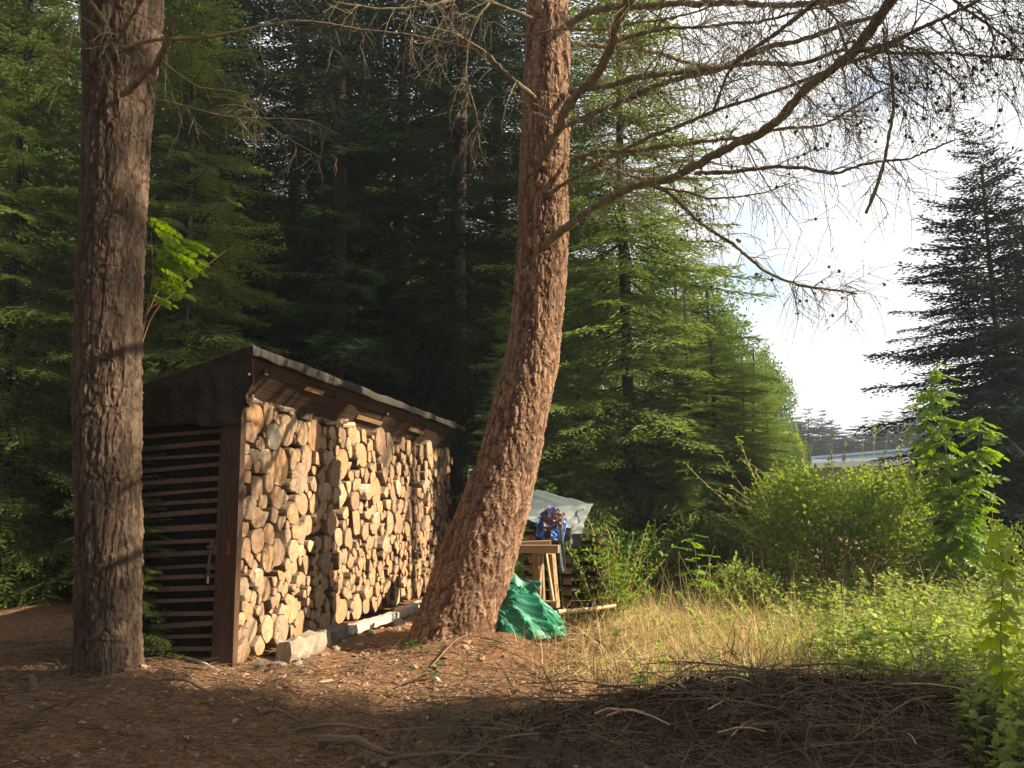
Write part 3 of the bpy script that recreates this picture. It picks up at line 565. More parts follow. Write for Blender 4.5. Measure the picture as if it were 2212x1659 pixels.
for i in range(len(C)):
    t, z, r = C[i]; d = C[:, :2] - C[i, :2]; dd = np.linalg.norm(d, axis=1); nb = np.where((dd > 1e-6) & (dd < r + C[:, 2] + .12))[0]
    wob = 1 + .05 * np.sin(th * 2 + lr.uniform(0, 6)) + .035 * np.sin(th * 3 + lr.uniform(0, 6)) + .018 * lr.normal(size=KA)
    rho = r * (1.34 if not pin[i] else 1.12) * wob
    kind = 'round'
    if not pin[i] and lr.random() < .45:
        kind = 'split'; ph = lr.uniform(0, 6.28); rho = r * 1.5 * np.ones(KA) * (1 + .02 * lr.normal(size=KA))
        for q in range(lr.integers(1, 3)):
            cc_ = np.cos(th - ph); rho = np.where(cc_ > .05, np.minimum(rho, r * lr.uniform(.25, .7) / np.maximum(cc_, .05)), rho); ph += lr.uniform(1.6, 2.4)
    for j in nb:
        a_ = (dd[j] ** 2 + r * r - C[j, 2] ** 2) / (2 * dd[j]); cs = np.cos(th - math.atan2(d[j, 1], d[j, 0]))
        rho = np.where(cs > .08, np.minimum(rho, np.maximum(a_ - .003, .012) / np.maximum(cs, .08)), rho)
    cs = -np.cos(th); rho = np.where(cs > .05, np.minimum(rho, np.maximum(t - .062, .02) / np.maximum(cs, .05)), rho)
    shapes.append((rho, kind))
def log_mesh(rho, m_end, m_side, ln=.42, crown=.006):
    A = Acc(); x, z = rho * np.cos(th), rho * np.sin(th)
    V = np.concatenate([np.stack([x * .955, 0 * x, z * .955], 1), np.stack([x, 0 * x + .012, z], 1), np.stack([x * .97, 0 * x + ln, z * .97], 1), [[0, -crown, 0]]])
    i = np.arange(KA); j = (i + 1) % KA
    A.add(V, np.stack([i, j, np.full(KA, 3 * KA)], 1), 0); A.n -= len(V); A.V.pop(); A.add(V, np.concatenate([np.stack([j, i, KA + i, KA + j], 1), np.stack([KA + j, KA + i, 2 * KA + i, 2 * KA + j], 1)]), 1)
    return A.me('log', [m_end, m_side])
proj = C[:, 2] ** 2 / (8 + C[:, 0]) ** 2; order = np.argsort(-proj); keep = set(order[:262].tolist()) | set(np.where(pin)[0].tolist())
small_acc = Acc()
COLN = {'o': 'warm orange', 'g': 'weathered grey-green', 'w': 'pale cream', 'd': 'dull brown', '': 'tan'}
SZ = lambda r: 'huge' if r > .17 else 'large' if r > .125 else 'middling' if r > .085 else 'small' if r > .06 else 'thin'
ordn = ['first', 'second', 'third', 'fourth', 'fifth', 'sixth', 'seventh', 'eighth', 'ninth', 'tenth', 'eleventh', 'twelfth', 'thirteenth', 'fourteenth', 'fifteenth', 'sixteenth', 'seventeenth', 'eighteenth', 'nineteenth', 'twentieth']
def ordw(n):
    if n < 20: return ordn[n]
    tens = {2: 'twenty', 3: 'thirty', 4: 'forty', 5: 'fifty', 6: 'sixty', 7: 'seventy', 8: 'eighty', 9: 'ninety', 10: 'hundredty', 11: 'hundred-ten'}[(n + 1) // 10]; u = (n + 1) % 10
    return tens.replace('ty', 'tieth') if u == 0 else tens + '-' + ordn[u - 1]
band = np.clip(((C[:, 1] - .1) / .19).astype(int), 0, 12); rank = {}; print('LOGS', len(C), np.bincount(band))
for b_ in range(13):
    for q, i in enumerate(sorted(np.where(band == b_)[0], key=lambda i: C[i, 0])): rank[i] = q
for i in range(len(C)):
    t, z, r = C[i]; rho, kind = shapes[i]; out = float(np.clip(lr.normal(0, .022), -.04, .06)); k = colr[i]
    white_bark = k == 'w' or lr.random() < .05; tx, tz_ = lr.normal(0, .035, 2); tz_ = tz_ if t > .35 else -abs(tz_) * .3
    mend = {'o': mat['end_orange'], 'g': mat['end_grey'], 'w': mat['end_white']}.get(k, mat['end'])
    if k == '' and lr.random() < .07: mend = mat['end_white']; k = 'w'
    mside = mat['birch'] if white_bark else mat['logbark']; loc = S0 + Wd * t + Nn * out + np.array((0, 0, z))
    if i in keep:
        o = obj('log', log_mesh(rho, mend, mside), None, tuple(loc), (tx, 0, RZ + tz_))
        place = 'bottom layer' if band[i] == 0 else 'topmost layer' if band[i] >= 11 else ordw(int(band[i])) + ' layer up'
        tag(o, f"{SZ(r)} {COLN[k]} {kind} log, {ordw(rank[i])} from the corner post in the {place}", 'log', 'firewood logs stacked in the shed')
    else:
        me = log_mesh(rho, mend, mside); n_ = len(me.vertices); co_ = np.empty(n_ * 3); me.vertices.foreach_get('co', co_); co_ = co_.reshape(-1, 3)
        c_, s2 = math.cos(RZ + tz_), math.sin(RZ + tz_); co_ = co_ @ np.array([[c_, s2, 0], [-s2, c_, 0], [0, 0, 1]]) + loc
        i_ = np.arange(KA); j_ = (i_ + 1) % KA; mi = 2 if mend is mat['end_white'] else 0
        small_acc.add(co_, np.stack([i_, j_, np.full(KA, 3 * KA)], 1), mi); small_acc.add(co_, np.concatenate([np.stack([j_, i_, KA + i_, KA + j_], 1), np.stack([KA + j_, KA + i_, 2 * KA + i_, 2 * KA + j_], 1)]), 1)
        bpy.data.meshes.remove(me)
if small_acc.n: tag(obj('firewood', small_acc.me('firewood', [mat['end'], mat['logbark'], mat['end_white']])), 'small distant log ends filling the far half of the woodpile', 'firewood', kind='stuff')
# loose billets lying on top of the pile
for i in range(16):
    t = .08 + i * .16 + lr.uniform(0, .06); r = lr.uniform(.018, .036); l_ = lr.uniform(.16, .36); z = top_of(t) + r * .6 + lr.uniform(-.02, .05)
    c = S0 + Wd * t - Nn * lr.uniform(.02, .12) + np.array((0, 0, z)); a_ = RZ + lr.uniform(-.5, .5); d = np.array((math.cos(a_), math.sin(a_), lr.uniform(-.1, .15)))
    P = np.array([c - d * l_ / 2, c - d * l_ / 2 * .96, c, c + d * l_ / 2 * .96, c + d * l_ / 2]); V, Fq = tubes(P - c, [r * .1, r, r * .95, r, r * .1], 7)
    o = obj('stick', mesh('stick', V, Fq, [mat['logbark'] if i % 3 else mat['peeled']]), None, tuple(c))
    tag(o, f'{"barked" if i % 3 else "peeled"} short stick lying on top of the woodpile, {ordw(i)} from the corner post', 'stick', 'sticks lying on top of the woodpile')
# ------------------------------------------------------------------ stones and beams under the pile
def block(name, p0, p1, h, dep, m, label, cat, z0=-.03, irr=.02, seed=1):
    """long block from p0 to p1 on the ground, front faces the sunny side"""
    p0 = np.array(p0, float); p1 = np.array(p1, float); d = p1 - p0; ln = np.linalg.norm(d[:2]); d = d / np.linalg.norm(d); nrm = np.array((d[1], -d[0], 0)); r_ = np.random.default_rng(seed)
    nx_ = max(5, int(ln / .07)); A = Acc(); sec = [(-.5, 0), (.5, 0), (.54, .4), (.46, .92), (.38, 1), (-.38, 1), (-.5, .9)]
    V = np.array([[p0 + d * ln * a + nrm * s * dep + np.array((0, 0, z0 + q * h)) for s, q in sec] for a in np.linspace(0, 1, nx_)])
    V = V + irr * r_.normal(size=V.shape) * np.array([.6, .6, 1]); k = len(sec); ii = np.arange(nx_ - 1)[:, None] * k; j = np.arange(k)[None]; j2 = (j + 1) % k
    c = V.reshape(-1, 3).mean(0); c[2] = 0; V = V.reshape(-1, 3) - c; cA, cB = V[:k].mean(0), V[-k:].mean(0); V = np.vstack([V, cA, cB]); n_ = nx_ * k
    Fq = np.stack(np.broadcast_arrays(ii + j, ii + k + j, ii + k + j2, ii + j2), -1).reshape(-1, 4)
    Ft = np.array([[jj, (jj + 1) % k, n_] for jj in range(k)] + [[n_ - k + (jj + 1) % k, n_ - k + jj, n_ + 1] for jj in range(k)])
    return tag(obj(name, mesh(name, V, [Fq, Ft], [m]), None, tuple(c)), label, cat)
block('stone_block', gnd(612, 1428), gnd(700, 1395), .205, .16, mat['stone'], 'pale chipped stone block under the near end of the woodpile', 'stone', irr=.013, seed=2)
block('stone_block', gnd(705, 1392), gnd(738, 1376), .17, .2, mat['stone_dark'], 'dark stone block between the pale stone and the white beam', 'stone', irr=.012, seed=3)
block('support_beam', gnd(742, 1378), gnd(852, 1342), .095, .12, mat['beam'], 'long whitish beam carrying the middle of the woodpile', 'beam', z0=.02, irr=.005, seed=4)
block('support_beam', gnd(858, 1338), gnd(912, 1316), .10, .12, mat['beam'], 'short whitish beam ending behind the leaning larch', 'beam', z0=.02, irr=.005, seed=5)
def rock(name, p, r, m, label, seed, sc=(1, 1, .7), cat='stone'):
    import bmesh
    bm = bmesh.new(); bmesh.ops.create_icosphere(bm, subdivisions=2, radius=1); r_ = np.random.default_rng(seed); k = r_.normal(size=(4, 3))
    for v in bm.verts:
        c = np.array(v.co); s = 1 + .22 * math.sin(c @ k[0] * 2 + 1) + .14 * math.sin(c @ k[1] * 4); c = c * s
        for kk in k: # chipped facets
            u = kk / np.linalg.norm(kk); q = c @ u
            if q > .72: c = c - u * (q - .72)
        v.co = Vector(tuple(c * r * np.array(sc)))
    me = bpy.data.meshes.new(name); bm.to_mesh(me); bm.free(); me.materials.append(m); p = G(p); p[2] += r * .25
    return tag(obj(name, me, None, tuple(p), (0, 0, seed)), label, cat)
rock('stone', gnd(965 - 110, 1345), .10, mat['stone'], 'rounded pale stone wedged below the short whitish beam', 2)
rock('stone', gnd(562, 1452), .06, mat['stone_dark'], 'small grey stone beside the foot of the corner post', 3, (1, 1, 1.1))
rock('stone', gnd(600, 1432), .07, mat['stone_dark'], 'dark stone left of the pale stone block', 4)
rock('stone', gnd(645, 1432), .06, mat['stone'], 'pale stone fallen in front of the chipped stone block', 5)
rock('stone', gnd(728, 1400), .045, mat['stone'], 'little stone between the two support beams and the path', 6)
rock('stone', gnd(800, 1372), .05, mat['stone'], 'little stone leaning on the long whitish beam', 7)
rock('stone', gnd(68, 1515), .07, mat['stone_dark'], 'upright grey stone in the shade left of the left larch', 8, (.5, .5, 1.6))
rock('stone', gnd(590, 1440), .05, mat['stone_dark'], 'darkest stone under the bottom log nearest the corner post', 9)
# ------------------------------------------------------------------ conifers
dia_v = np.array([[0, 0, 0], [.38, .5, .0], [1, 0, 0], [.38, -.5, .0], [.38, 0, .5], [.38, 0, -.5]]); dia_f = np.array([[0, 3, 2, 1], [0, 5, 2, 4]])
def spray(Lb, tw=.11, sp=.085, tsp=.046, wdt=.024, seed=0, sag=.10):
    """one flat spruce bough along +x: returns needle quads (twigs) and woody quads"""
    r_ = np.random.default_rng(seed); pos = []; dr = []; ln = []
    ax = lambda s: np.stack([s, .02 * np.sin(s * 3 + seed), -sag * Lb * (s / Lb) ** 1.4 + .07 * Lb * np.clip(s / Lb - .7, 0, 1) * 2], -1)
    s = np.arange(.08 * Lb + .05, Lb, sp); wp = []; wr = []
    for sg in (-1, 1):
        for si in s + r_.uniform(-.02, .02, len(s)):
            l_ = min(.34 * max(Lb - si, .01) ** .85 + .11, .75) * r_.uniform(.7, 1.15); an = R(r_.uniform(42, 62)) * sg
            d0 = np.array((math.cos(an), math.sin(an), r_.uniform(-.25, .12))); d0 /= np.linalg.norm(d0); p0 = ax(np.array(si))
            n_ = max(2, int(l_ / tsp)); q = (np.arange(n_) + .6) / n_ * l_; pp = p0 + d0 * q[:, None]; pp[:, 2] -= .28 * q ** 2 / max(l_, .1)
            sd_ = np.where(np.arange(n_) % 2, 1., -1.); perp = np.array((-d0[1], d0[0], 0))
            dd_ = d0 * .75 + perp * sd_[:, None] * .8 + r_.normal(size=(n_, 3)) * .16; dd_[:, 2] -= .12; dd_[-1] = d0
            pos.append(pp); dr.append(dd_); ln.append(tw * r_.uniform(.7, 1.15, n_) * (1 - .35 * q / l_)); pos.append(p0[None] + d0 * l_ * .5); dr.append(d0[None]); ln.append(np.array([l_ * .55]))
    n_ = int(Lb / .05); q = np.linspace(.2 * Lb, Lb, n_); pos.append(ax(q)); dd_ = np.tile(np.array((1., 0, 0)), (n_, 1)); dd_[:, 1] += np.where(np.arange(n_) % 2, .7, -.7) * (q < Lb * .97); dd_ += r_.normal(size=(n_, 3)) * .15; dr.append(dd_); ln.append(np.full(n_, tw))
    pos = np.concatenate(pos); dr = np.concatenate(dr); ln = np.concatenate(ln); X, Yv, Z = frames(dr, r_.uniform(-.6, .6, len(pos)))
    V, Fq = inst(dia_v, dia_f, X, Yv, Z, pos, np.stack([ln, np.minimum(wdt * (.8 + .4 * r_.random(len(ln))), ln * .5), np.minimum(wdt * .8, ln * .4)], 1))
    q = np.linspace(0, Lb, 6); WV, WF = tubes(ax(q)[None], (np.linspace(.012, .003, 6) * Lb ** .5)[None], 3)
    return V, Fq, WV, WF
SPR = {L_: [spray(L_, seed=int(L_ * 10) + k) for k in range(3)] for L_ in (.45, .9, 1.6, 2.6)}
SPC = {L_: [spray(L_, .2, .16, .10, .05, seed=int(L_ * 10) + k) for k in range(2)] for L_ in (.9, 1.6, 2.6)}
def crown(name, H, Rm, base, nw, per, m, lib=SPR, seed=0, pw=.8, droop=.3, minl=.25, irr=.22):
    r_ = np.random.default_rng(seed); NV, NF, n_ = [], [], 0; WV, WF, wn_ = [], [], 0
    for i in range(nw):
        f = (i + r_.uniform(0, .6)) / nw; z = base + (H - base) * f * .985; Lr = max(minl, Rm * (1 - f) ** pw)
        for k in range(per if f < .85 else max(3, per - 2)):
            l_ = Lr * r_.uniform(1 - irr * 1.4, 1 + irr); key = min(lib, key=lambda q: abs(math.log(q / l_))); V, Fq, wv, wf = lib[key][r_.integers(len(lib[key]))]
            s = l_ / key; a = i * 1.3 + k * 2 * math.pi / per + r_.uniform(-.35, .35); el = -droop * (1 - f) + .55 * f ** 2 + r_.uniform(-.12, .12)
            Mz = Matrix.Rotation(a, 3, 'Z') @ Matrix.Rotation(-el, 3, 'Y') @ Matrix.Rotation(r_.uniform(-.25, .25), 3, 'X'); Mn = np.array(Mz).T * s
            off = np.array((0, 0, z + r_.uniform(-.1, .1))); NV.append(V @ Mn + off); NF.append(Fq + n_); n_ += len(V); WV.append(wv @ Mn + off); WF.append(wf + wn_); wn_ += len(wv)
    NVc = np.concatenate(NV); NFc = np.concatenate(NF); me = mesh(name, np.concatenate([NVc, np.concatenate(WV)]), np.concatenate([NFc, np.concatenate(WF) + n_]), [m, mat['bark_dark']], np.r_[np.zeros(len(NFc)), np.ones(sum(len(q) for q in WF))])
    return me
def tree_trunk(H, r0, seed=0, m=None):
    z = np.linspace(-.2, H, 16); P = np.stack([.04 * np.sin(z * .5 + seed), .04 * np.cos(z * .4 + seed) - .04, z], 1); V, Fq = tubes(P[None], np.linspace(r0, .02, 16)[None] * (1 + .25 * np.exp(-np.clip(z, 0, 9) * 2))[None], 14)
    return mesh('trunk', V, Fq, [m or mat['bark_dark']], smooth=True)
def conifer(me_c, me_t, loc, rz, sc, label, group=None, crown_mat=None):
    t = empty('spruce_tree', G(loc), rz, label=label, cat='tree', group=group); t.scale = ((sc,) * 3 if sc > .3 else (sc * 2.1, sc * 2.1, sc)) if not hasattr(sc, '__len__') else sc
    obj('trunk', me_t, t); c = obj('crown', me_c, t)
    if crown_mat:
        c.material_slots[0].link = 'OBJECT'; c.material_slots[0].material = crown_mat
    return t
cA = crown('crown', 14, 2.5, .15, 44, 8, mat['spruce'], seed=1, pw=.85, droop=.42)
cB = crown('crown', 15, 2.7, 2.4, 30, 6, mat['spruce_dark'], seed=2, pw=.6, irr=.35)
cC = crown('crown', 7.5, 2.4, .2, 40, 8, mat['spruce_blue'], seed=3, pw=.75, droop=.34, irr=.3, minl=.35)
cF = crown('crown', 11, 3.6, .3, 30, 9, mat['spruce_blue'], SPC, seed=4, pw=.9, minl=.4)
cH = crown('crown', 9, 3.0, 0, 14, 7, mat['spruce_dark'], SPC, seed=5, pw=.35, minl=.8)
tA, tB, tC, tF = tree_trunk(13.0, .095, 1), tree_trunk(14.4, .2, 2), tree_trunk(6.8, .06, 3), tree_trunk(9.8, .14, 4)
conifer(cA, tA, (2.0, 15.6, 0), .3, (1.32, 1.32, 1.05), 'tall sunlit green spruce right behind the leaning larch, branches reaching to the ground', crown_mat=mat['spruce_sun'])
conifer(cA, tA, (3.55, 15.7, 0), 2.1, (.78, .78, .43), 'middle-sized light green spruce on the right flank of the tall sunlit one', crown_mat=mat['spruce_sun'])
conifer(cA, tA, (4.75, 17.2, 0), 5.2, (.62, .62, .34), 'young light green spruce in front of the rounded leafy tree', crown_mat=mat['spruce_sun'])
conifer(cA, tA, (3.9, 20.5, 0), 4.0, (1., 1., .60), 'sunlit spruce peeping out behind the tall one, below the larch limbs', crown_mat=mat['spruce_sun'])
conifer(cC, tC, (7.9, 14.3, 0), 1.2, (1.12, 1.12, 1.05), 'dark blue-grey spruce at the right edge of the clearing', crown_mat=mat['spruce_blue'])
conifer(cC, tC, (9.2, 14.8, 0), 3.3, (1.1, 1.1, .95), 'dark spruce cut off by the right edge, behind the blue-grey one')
conifer(cA, tA, (-3.45, 8.35, 0), .5, (.27, .27, .2), 'knee-to-head-high young spruce half hidden behind the left larch', )
FL = [  # the dark wood on the left
    (-7.6, 13.2, 1.0, 'A', 'spruce with yellowish sprays at the left edge, behind the left larch'), (-5.2, 13.6, .95, 'A', 'bushy spruce between the left larch and the shed roof'),
    (-3.3, 16.2, 1.1, 'B', 'dark spruce behind the ridge of the shed'), (-1.0, 17.2, 1.2, 'B', 'dark spruce with bare lower trunk behind the leaning larch'),
    (-10., 17., 1.1, 'A', 'spruce deep in the left edge of the wood'), (-6.6, 18.5, 1.25, 'B', 'tall dark spruce left of the shed ridge, second row'),
    (.6, 20.5, 1.1, 'B', 'tall dark spruce behind the leaning larch, its lower trunk bare'), (-4.2, 21.5, 1.2, 'B', 'tall dark spruce over the middle of the shed roof'),
    (-12.6, 21.5, 1.2, 'B', 'dark spruce farthest left in the wood'), (-8.8, 23.5, 1.3, 'B', 'tall dark spruce in the third row on the left'),
    (-1.8, 24.5, 1.2, 'B', 'dark spruce seen through the gap beside the leaning larch'), (1.5, 26., 1.1, 'B', 'dark spruce behind the tall sunlit one'),
    (-5.8, 28., 1.2, 'B', 'dark spruce in the back row, above the shed'), (-14., 27., 1.3, 'B', 'dark spruce in the back row, at the left edge'), (4.4, 27., .9, 'A', 'spruce in the back row behind the leafy tree'),
    (-2.5, 19.6, 1.4, 'B', 'very tall dark spruce between the shed ridge and the leaning larch'), (-.4, 22.8, 1.45, 'B', 'very tall dark spruce just left of the leaning larch'), (-7.4, 20.6, 1.45, 'B', 'very tall dark spruce right of the left larch'),
    (-5.9, 23.5, 1.5, 'B', 'very tall dark spruce right of the left larch, in the third row'), 
    (1.1, 14.6, .34, 'A', 'shoulder-high spruce between the leaning larch and the tall sunlit spruce'), (2.9, 14.5, .38, 'A', 'young spruce right in front of the tall sunlit spruce'), (4.2, 15.9, .34, 'A', 'young spruce between the tall sunlit spruce and the white rail'), (5.4, 18.6, .36, 'A', 'young spruce at the right foot of the rounded leafy tree'),
    (-.1, 13.9, .36, 'A', 'small spruce at the far end of the shed roof')]
for i, (x, y, s, k, lab) in enumerate(FL):
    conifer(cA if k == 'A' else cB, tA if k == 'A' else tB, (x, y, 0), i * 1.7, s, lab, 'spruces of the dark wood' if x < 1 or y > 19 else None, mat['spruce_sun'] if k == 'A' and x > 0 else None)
cD = crown('crown', 12.6, 2.3, .3, 26, 9, mat['spruce_dark'], SPC, seed=8, pw=.28, minl=.9, irr=.15)
for i, (x, y, z0, lab) in enumerate([(12.2, 10.9, 13.2, 'unseen high-crowned spruce beyond the right edge, placed to shade the dark wood'), (15.4, 3.0, 16.4, 'unseen high-crowned spruce right of the viewpoint, added to shade the left larch')]):  # unseen crowns set at heights that shade the wood and left larch
    t = conifer(cH, tB, (x, y, 0), i * 2.1, 1, lab)
    for q in t.children:
        if q.name.startswith('crown'): q.location = (0, 0, z0)
        else: q.scale = (1, 1, 1.3)
t = conifer(cD, tB, (12.1, 4.5, 0), 1., 1, 'unseen slim spruce beyond the right edge, added to shade the left larch')  # unseen crown added to keep sun off the left larch's lower trunk
for q in t.children:
    if q.name.startswith('crown'): q.location = (0, 0, 6.8); q.scale = (.46, .46, .54)
    else: q.scale = (.5, .5, .9)
for i, (x, y, z0, lab) in enumerate([(-7, 2.5, 8.5, 'unseen high-crowned spruce added left of the viewpoint to block sky light'), (-1.2, -3., 8.5, 'unseen high-crowned spruce added just behind the viewpoint to block sky light'), (4.6, -3.6, 9, 'unseen high-crowned spruce added behind the viewpoint, to the right, to block sky light'), (-8.5, 9.5, 10.5, 'unseen high-crowned spruce added outside the left edge to block sky light')]):  # canopy added out of view to block sky light
    t = conifer(cH, tB, (x, y, 0), i * 2.1, (1.6, 1.6, 1), lab)
    for q in t.children:
        if q.name.startswith('crown'): q.location = (0, 0, z0)
        else: q.scale = (.7, .7, 1.)
for i, (x, y, s, lab) in enumerate([(12.0, 3.25, 1., 'columnar spruce right of the viewpoint that shades the foreground'), (14.8, 1.7, 1.05, 'second columnar spruce right of the viewpoint'), (10.4, -2.2, .95, 'third columnar spruce, right of and behind the viewpoint'), (12.8, -4.6, 1., 'fourth columnar spruce, right of and behind the viewpoint'), (9.7, 2.7, .82, 'shorter columnar spruce nearest on the right of the viewpoint'),
        (-9.5, 6.5, .95, 'unseen columnar spruce outside the left edge, level with the left larch'), (-8.0, 1., 1.1, 'unseen columnar spruce left of the viewpoint'), (-7.2, -3.8, 1.1, 'unseen columnar spruce left of and behind the viewpoint'), (-2.2, -5.5, 1.2, 'unseen columnar spruce straight behind the viewpoint'), (3.4, -6.0, 1.15, 'unseen columnar spruce behind the viewpoint, to the right')]):
    t = conifer(cD, tB, (x, y, 0), i * 1.9, (s, s, s * (1.22 if i == 0 else 1.0 if i < 3 else 1.7)), lab, 'spruces round the viewpoint')  # left and rear ones are unseen, stretched tall to close off sky light
    if lab.startswith(('columnar spruce right', 'second', 'shorter')):           # bare below, so that low sun still reaches the weeds
        for q in t.children:
            if q.name.startswith('crown'): b_ = 5.6 if x < 11 else 6.9 if x < 14 else 8.4; zs_ = t.scale[2]; q.location = (0, 0, b_ / zs_); q.scale = (1, 1, 1 - b_ / zs_ / 12.6)
# far spruces beyond the building
ft = [(1722, 900), (1745, 880), (1775, 884), (1810, 915), (1842, 918), (1868, 898), (1890, 905), (1918, 885), (1950, 878), (1985, 868), (2020, 858), (1700, 870), (2060, 850), (2110, 850), (2160, 850), (1795, 905), (1830, 925), (1905, 900), (1968, 880)]
rf = np.random.default_rng(77); ft += [(int(q), int(np.interp(q, [1690, 1850, 2000, 2160], [900, 935, 885, 850]) + rf.uniform(5, 38))) for q in rf.uniform(1690, 2160, 34)]
lab_far = ['the lowest of the tree line', 'second from the leafy tree', 'with a stepped outline left of the dip', 'in the dip of the tree line', 'right of the dip', 'with a pointed top right of the dip']
for i, (px, py) in enumerate(ft):
    Y = 62 + (i * 7) % 22; p = at(px, py, Y); h = p[2]; s = h / 11.; conifer(cF, tF, (p[0], Y, 0), i * 2.2, (s * 1.75, s * 1.75, s), f'far grey-green spruce beyond the low roof, {ordw([q for q in sorted(range(len(ft)), key=lambda z: ft[z][0])].index(i))} from the left of the tree line', 'far spruces along the skyline')
# ------------------------------------------------------------------ broad-leaved trees and bushes
leaf_v = np.array([[0, 0, 0], [.35, .32, .08], [.75, .22, .06], [1, 0, -.05], [.75, -.22, .06], [.35, -.32, .08]]); leaf_f = np.array([[0, 1, 2, 3], [0, 3, 4, 5]]); lite_v = np.array([[0, 0, 0], [.45, .34, .07], [1, 0, -.04], [.45, -.34, .07]]); lite_f = np.array([[0, 1, 2], [0, 2, 3]])
def leafy(name, lobes, n_, size, m, seed=0, shell=.55, flat=.5, clump=14, mats=None):
    """leaves in clumps near the outside of overlapping lobes; lobes: (x,y,z, rx,ry,rz)"""
    r_ = np.random.default_rng(seed); L_ = np.array(lobes); w_ = (L_[:, 3] * L_[:, 5]) ** 1.; nc = n_ // clump
    k = r_.choice(len(L_), nc, p=w_ / w_.sum()); d = norm(r_.normal(size=(nc, 3))); rad = r_.uniform(shell, 1.08, nc) * (1 + .15 * vnoise(d, 3, seed))
    c = L_[k, :3] + d * L_[k, 3:6] * rad[:, None]; out = norm(d + np.array([0, 0, .35]))
    p = np.repeat(c, clump, 0) + r_.normal(size=(nc * clump, 3)) * size * 1.5 * np.array([1, 1, .6]); o_ = np.repeat(out, clump, 0)
    dr = o_ + r_.normal(size=p.shape) * .8; up = norm(np.array([0, 0, 1.]) * flat + r_.normal(size=p.shape) * .45 + .3 * o_)
    X = norm(dr); Yv = norm(np.cross(up, X)); Z = np.cross(X, Yv); V, Fq = inst(leaf_v, leaf_f, X, Yv, Z, p, size * r_.uniform(.6, 1.25, len(p)))
    return mesh(name, V, Fq, [m])
def lobes_for(H, Rm, base, n_, seed):
    r_ = np.random.default_rng(seed); out = []
    for i in range(n_):
        f = r_.uniform(0, 1); z = base + (H - base) * (.12 + .8 * f); rr = Rm * math.sin(math.pi * min(.98, .25 + .7 * f)) ** .8; a = r_.uniform(0, 6.28); q = rr * r_.uniform(.2, .75); s = Rm * r_.uniform(.32, .5)
        out.append((q * math.cos(a), q * math.sin(a), z, s, s, s * .85))
    return out
def limbs(H, r0, n_, seed, Rm):
    r_ = np.random.default_rng(seed); A = Acc(); z = np.linspace(-.1, H * .8, 10); V, Fq = tubes(np.stack([.05 * np.sin(z), .05 * np.cos(z), z], 1)[None], np.linspace(r0, r0 * .2, 10)[None], 8); A.add(V, Fq)
    for i in range(n_):
        z0 = H * r_.uniform(.2, .75); a = r_.uniform(0, 6.28); d = np.array((math.cos(a), math.sin(a), r_.uniform(.4, 1.2))); P = np.array([np.array((0, 0, z0)) + d * q * Rm * .8 for q in (0, .4, .8, 1)]); V, Fq = tubes(P[None], np.array([[r0 * .35, r0 * .25, r0 * .15, .01]]), 5); A.add(V, Fq)
    return A.me('trunk', [mat['bark_dark']], True)
bl1 = leafy('crown', lobes_for(6.8, 1.7, .4, 18, 3), 15000, .10, mat['broad'], 3); bt1 = limbs(6.5, .1, 9, 4, 1.6)
bl2 = leafy('crown', lobes_for(11, 3.6, .2, 22, 6), 17000, .19, mat['broad_back'], 5); bt2 = limbs(10, .2, 9, 6, 3.)
def leaftree(cm, tm, loc, rz, sc, lab, grp=None, cmat=None):
    t = empty('leafy_tree', G(loc), rz, label=lab, cat='tree', group=grp); t.scale = (sc,) * 3 if not hasattr(sc, '__len__') else sc; obj('trunk', tm, t); c = obj('crown', cm, t)
    if cmat: c.material_slots[0].link = 'OBJECT'; c.material_slots[0].material = cmat
    return t
leaftree(bl1, bt1, (6.0, 25, 0), 0, (.98, .98, 1.08), 'rounded green leafy tree whose top stands highest against the white sky')
leaftree(bl1, bt1, (7.6, 28, 0), 2, (.85, .85, .9), 'leafy tree sloping down towards the far spruces')
leaftree(bl1, bt1, (5.0, 21., 0), 4, (.9, .9, .62), 'fresh green leafy tree behind the young light green spruce', cmat=mat['bush'])
leaftree(bl1, bt1, (-9.2, 15.8, 0), 3, (1.25, 1.25, 1.5), 'leafy tree among the spruces at the upper left edge')
leaftree(bl1, bt1, (10.0, 34, 0), 1, (.8, .8, .92), 'thin greyish leafy tree last before the gap of sky')
for i, (x, y, s) in enumerate([(-16, 33, 1.2), (-11.5, 35, 1.15), (-7.5, 33, 1.1), (-4, 34, 1.), (-.5, 35, 1.05), (-14, 40, 1.5), (-6.5, 41, 1.5), (3, 36, 1.), (-21, 36, 1.4)]):
    leaftree(bl2, bt2, (x, y, 0), i * 1.3, s, f'bright leafy tree glimpsed behind the dark wood, {ordw([z for z in sorted(range(9), key=lambda q: [-16,-11.5,-7.5,-4,-.5,-14,-6.5,3,-21][q])].index(i))} from the left', 'leafy trees behind the dark wood')
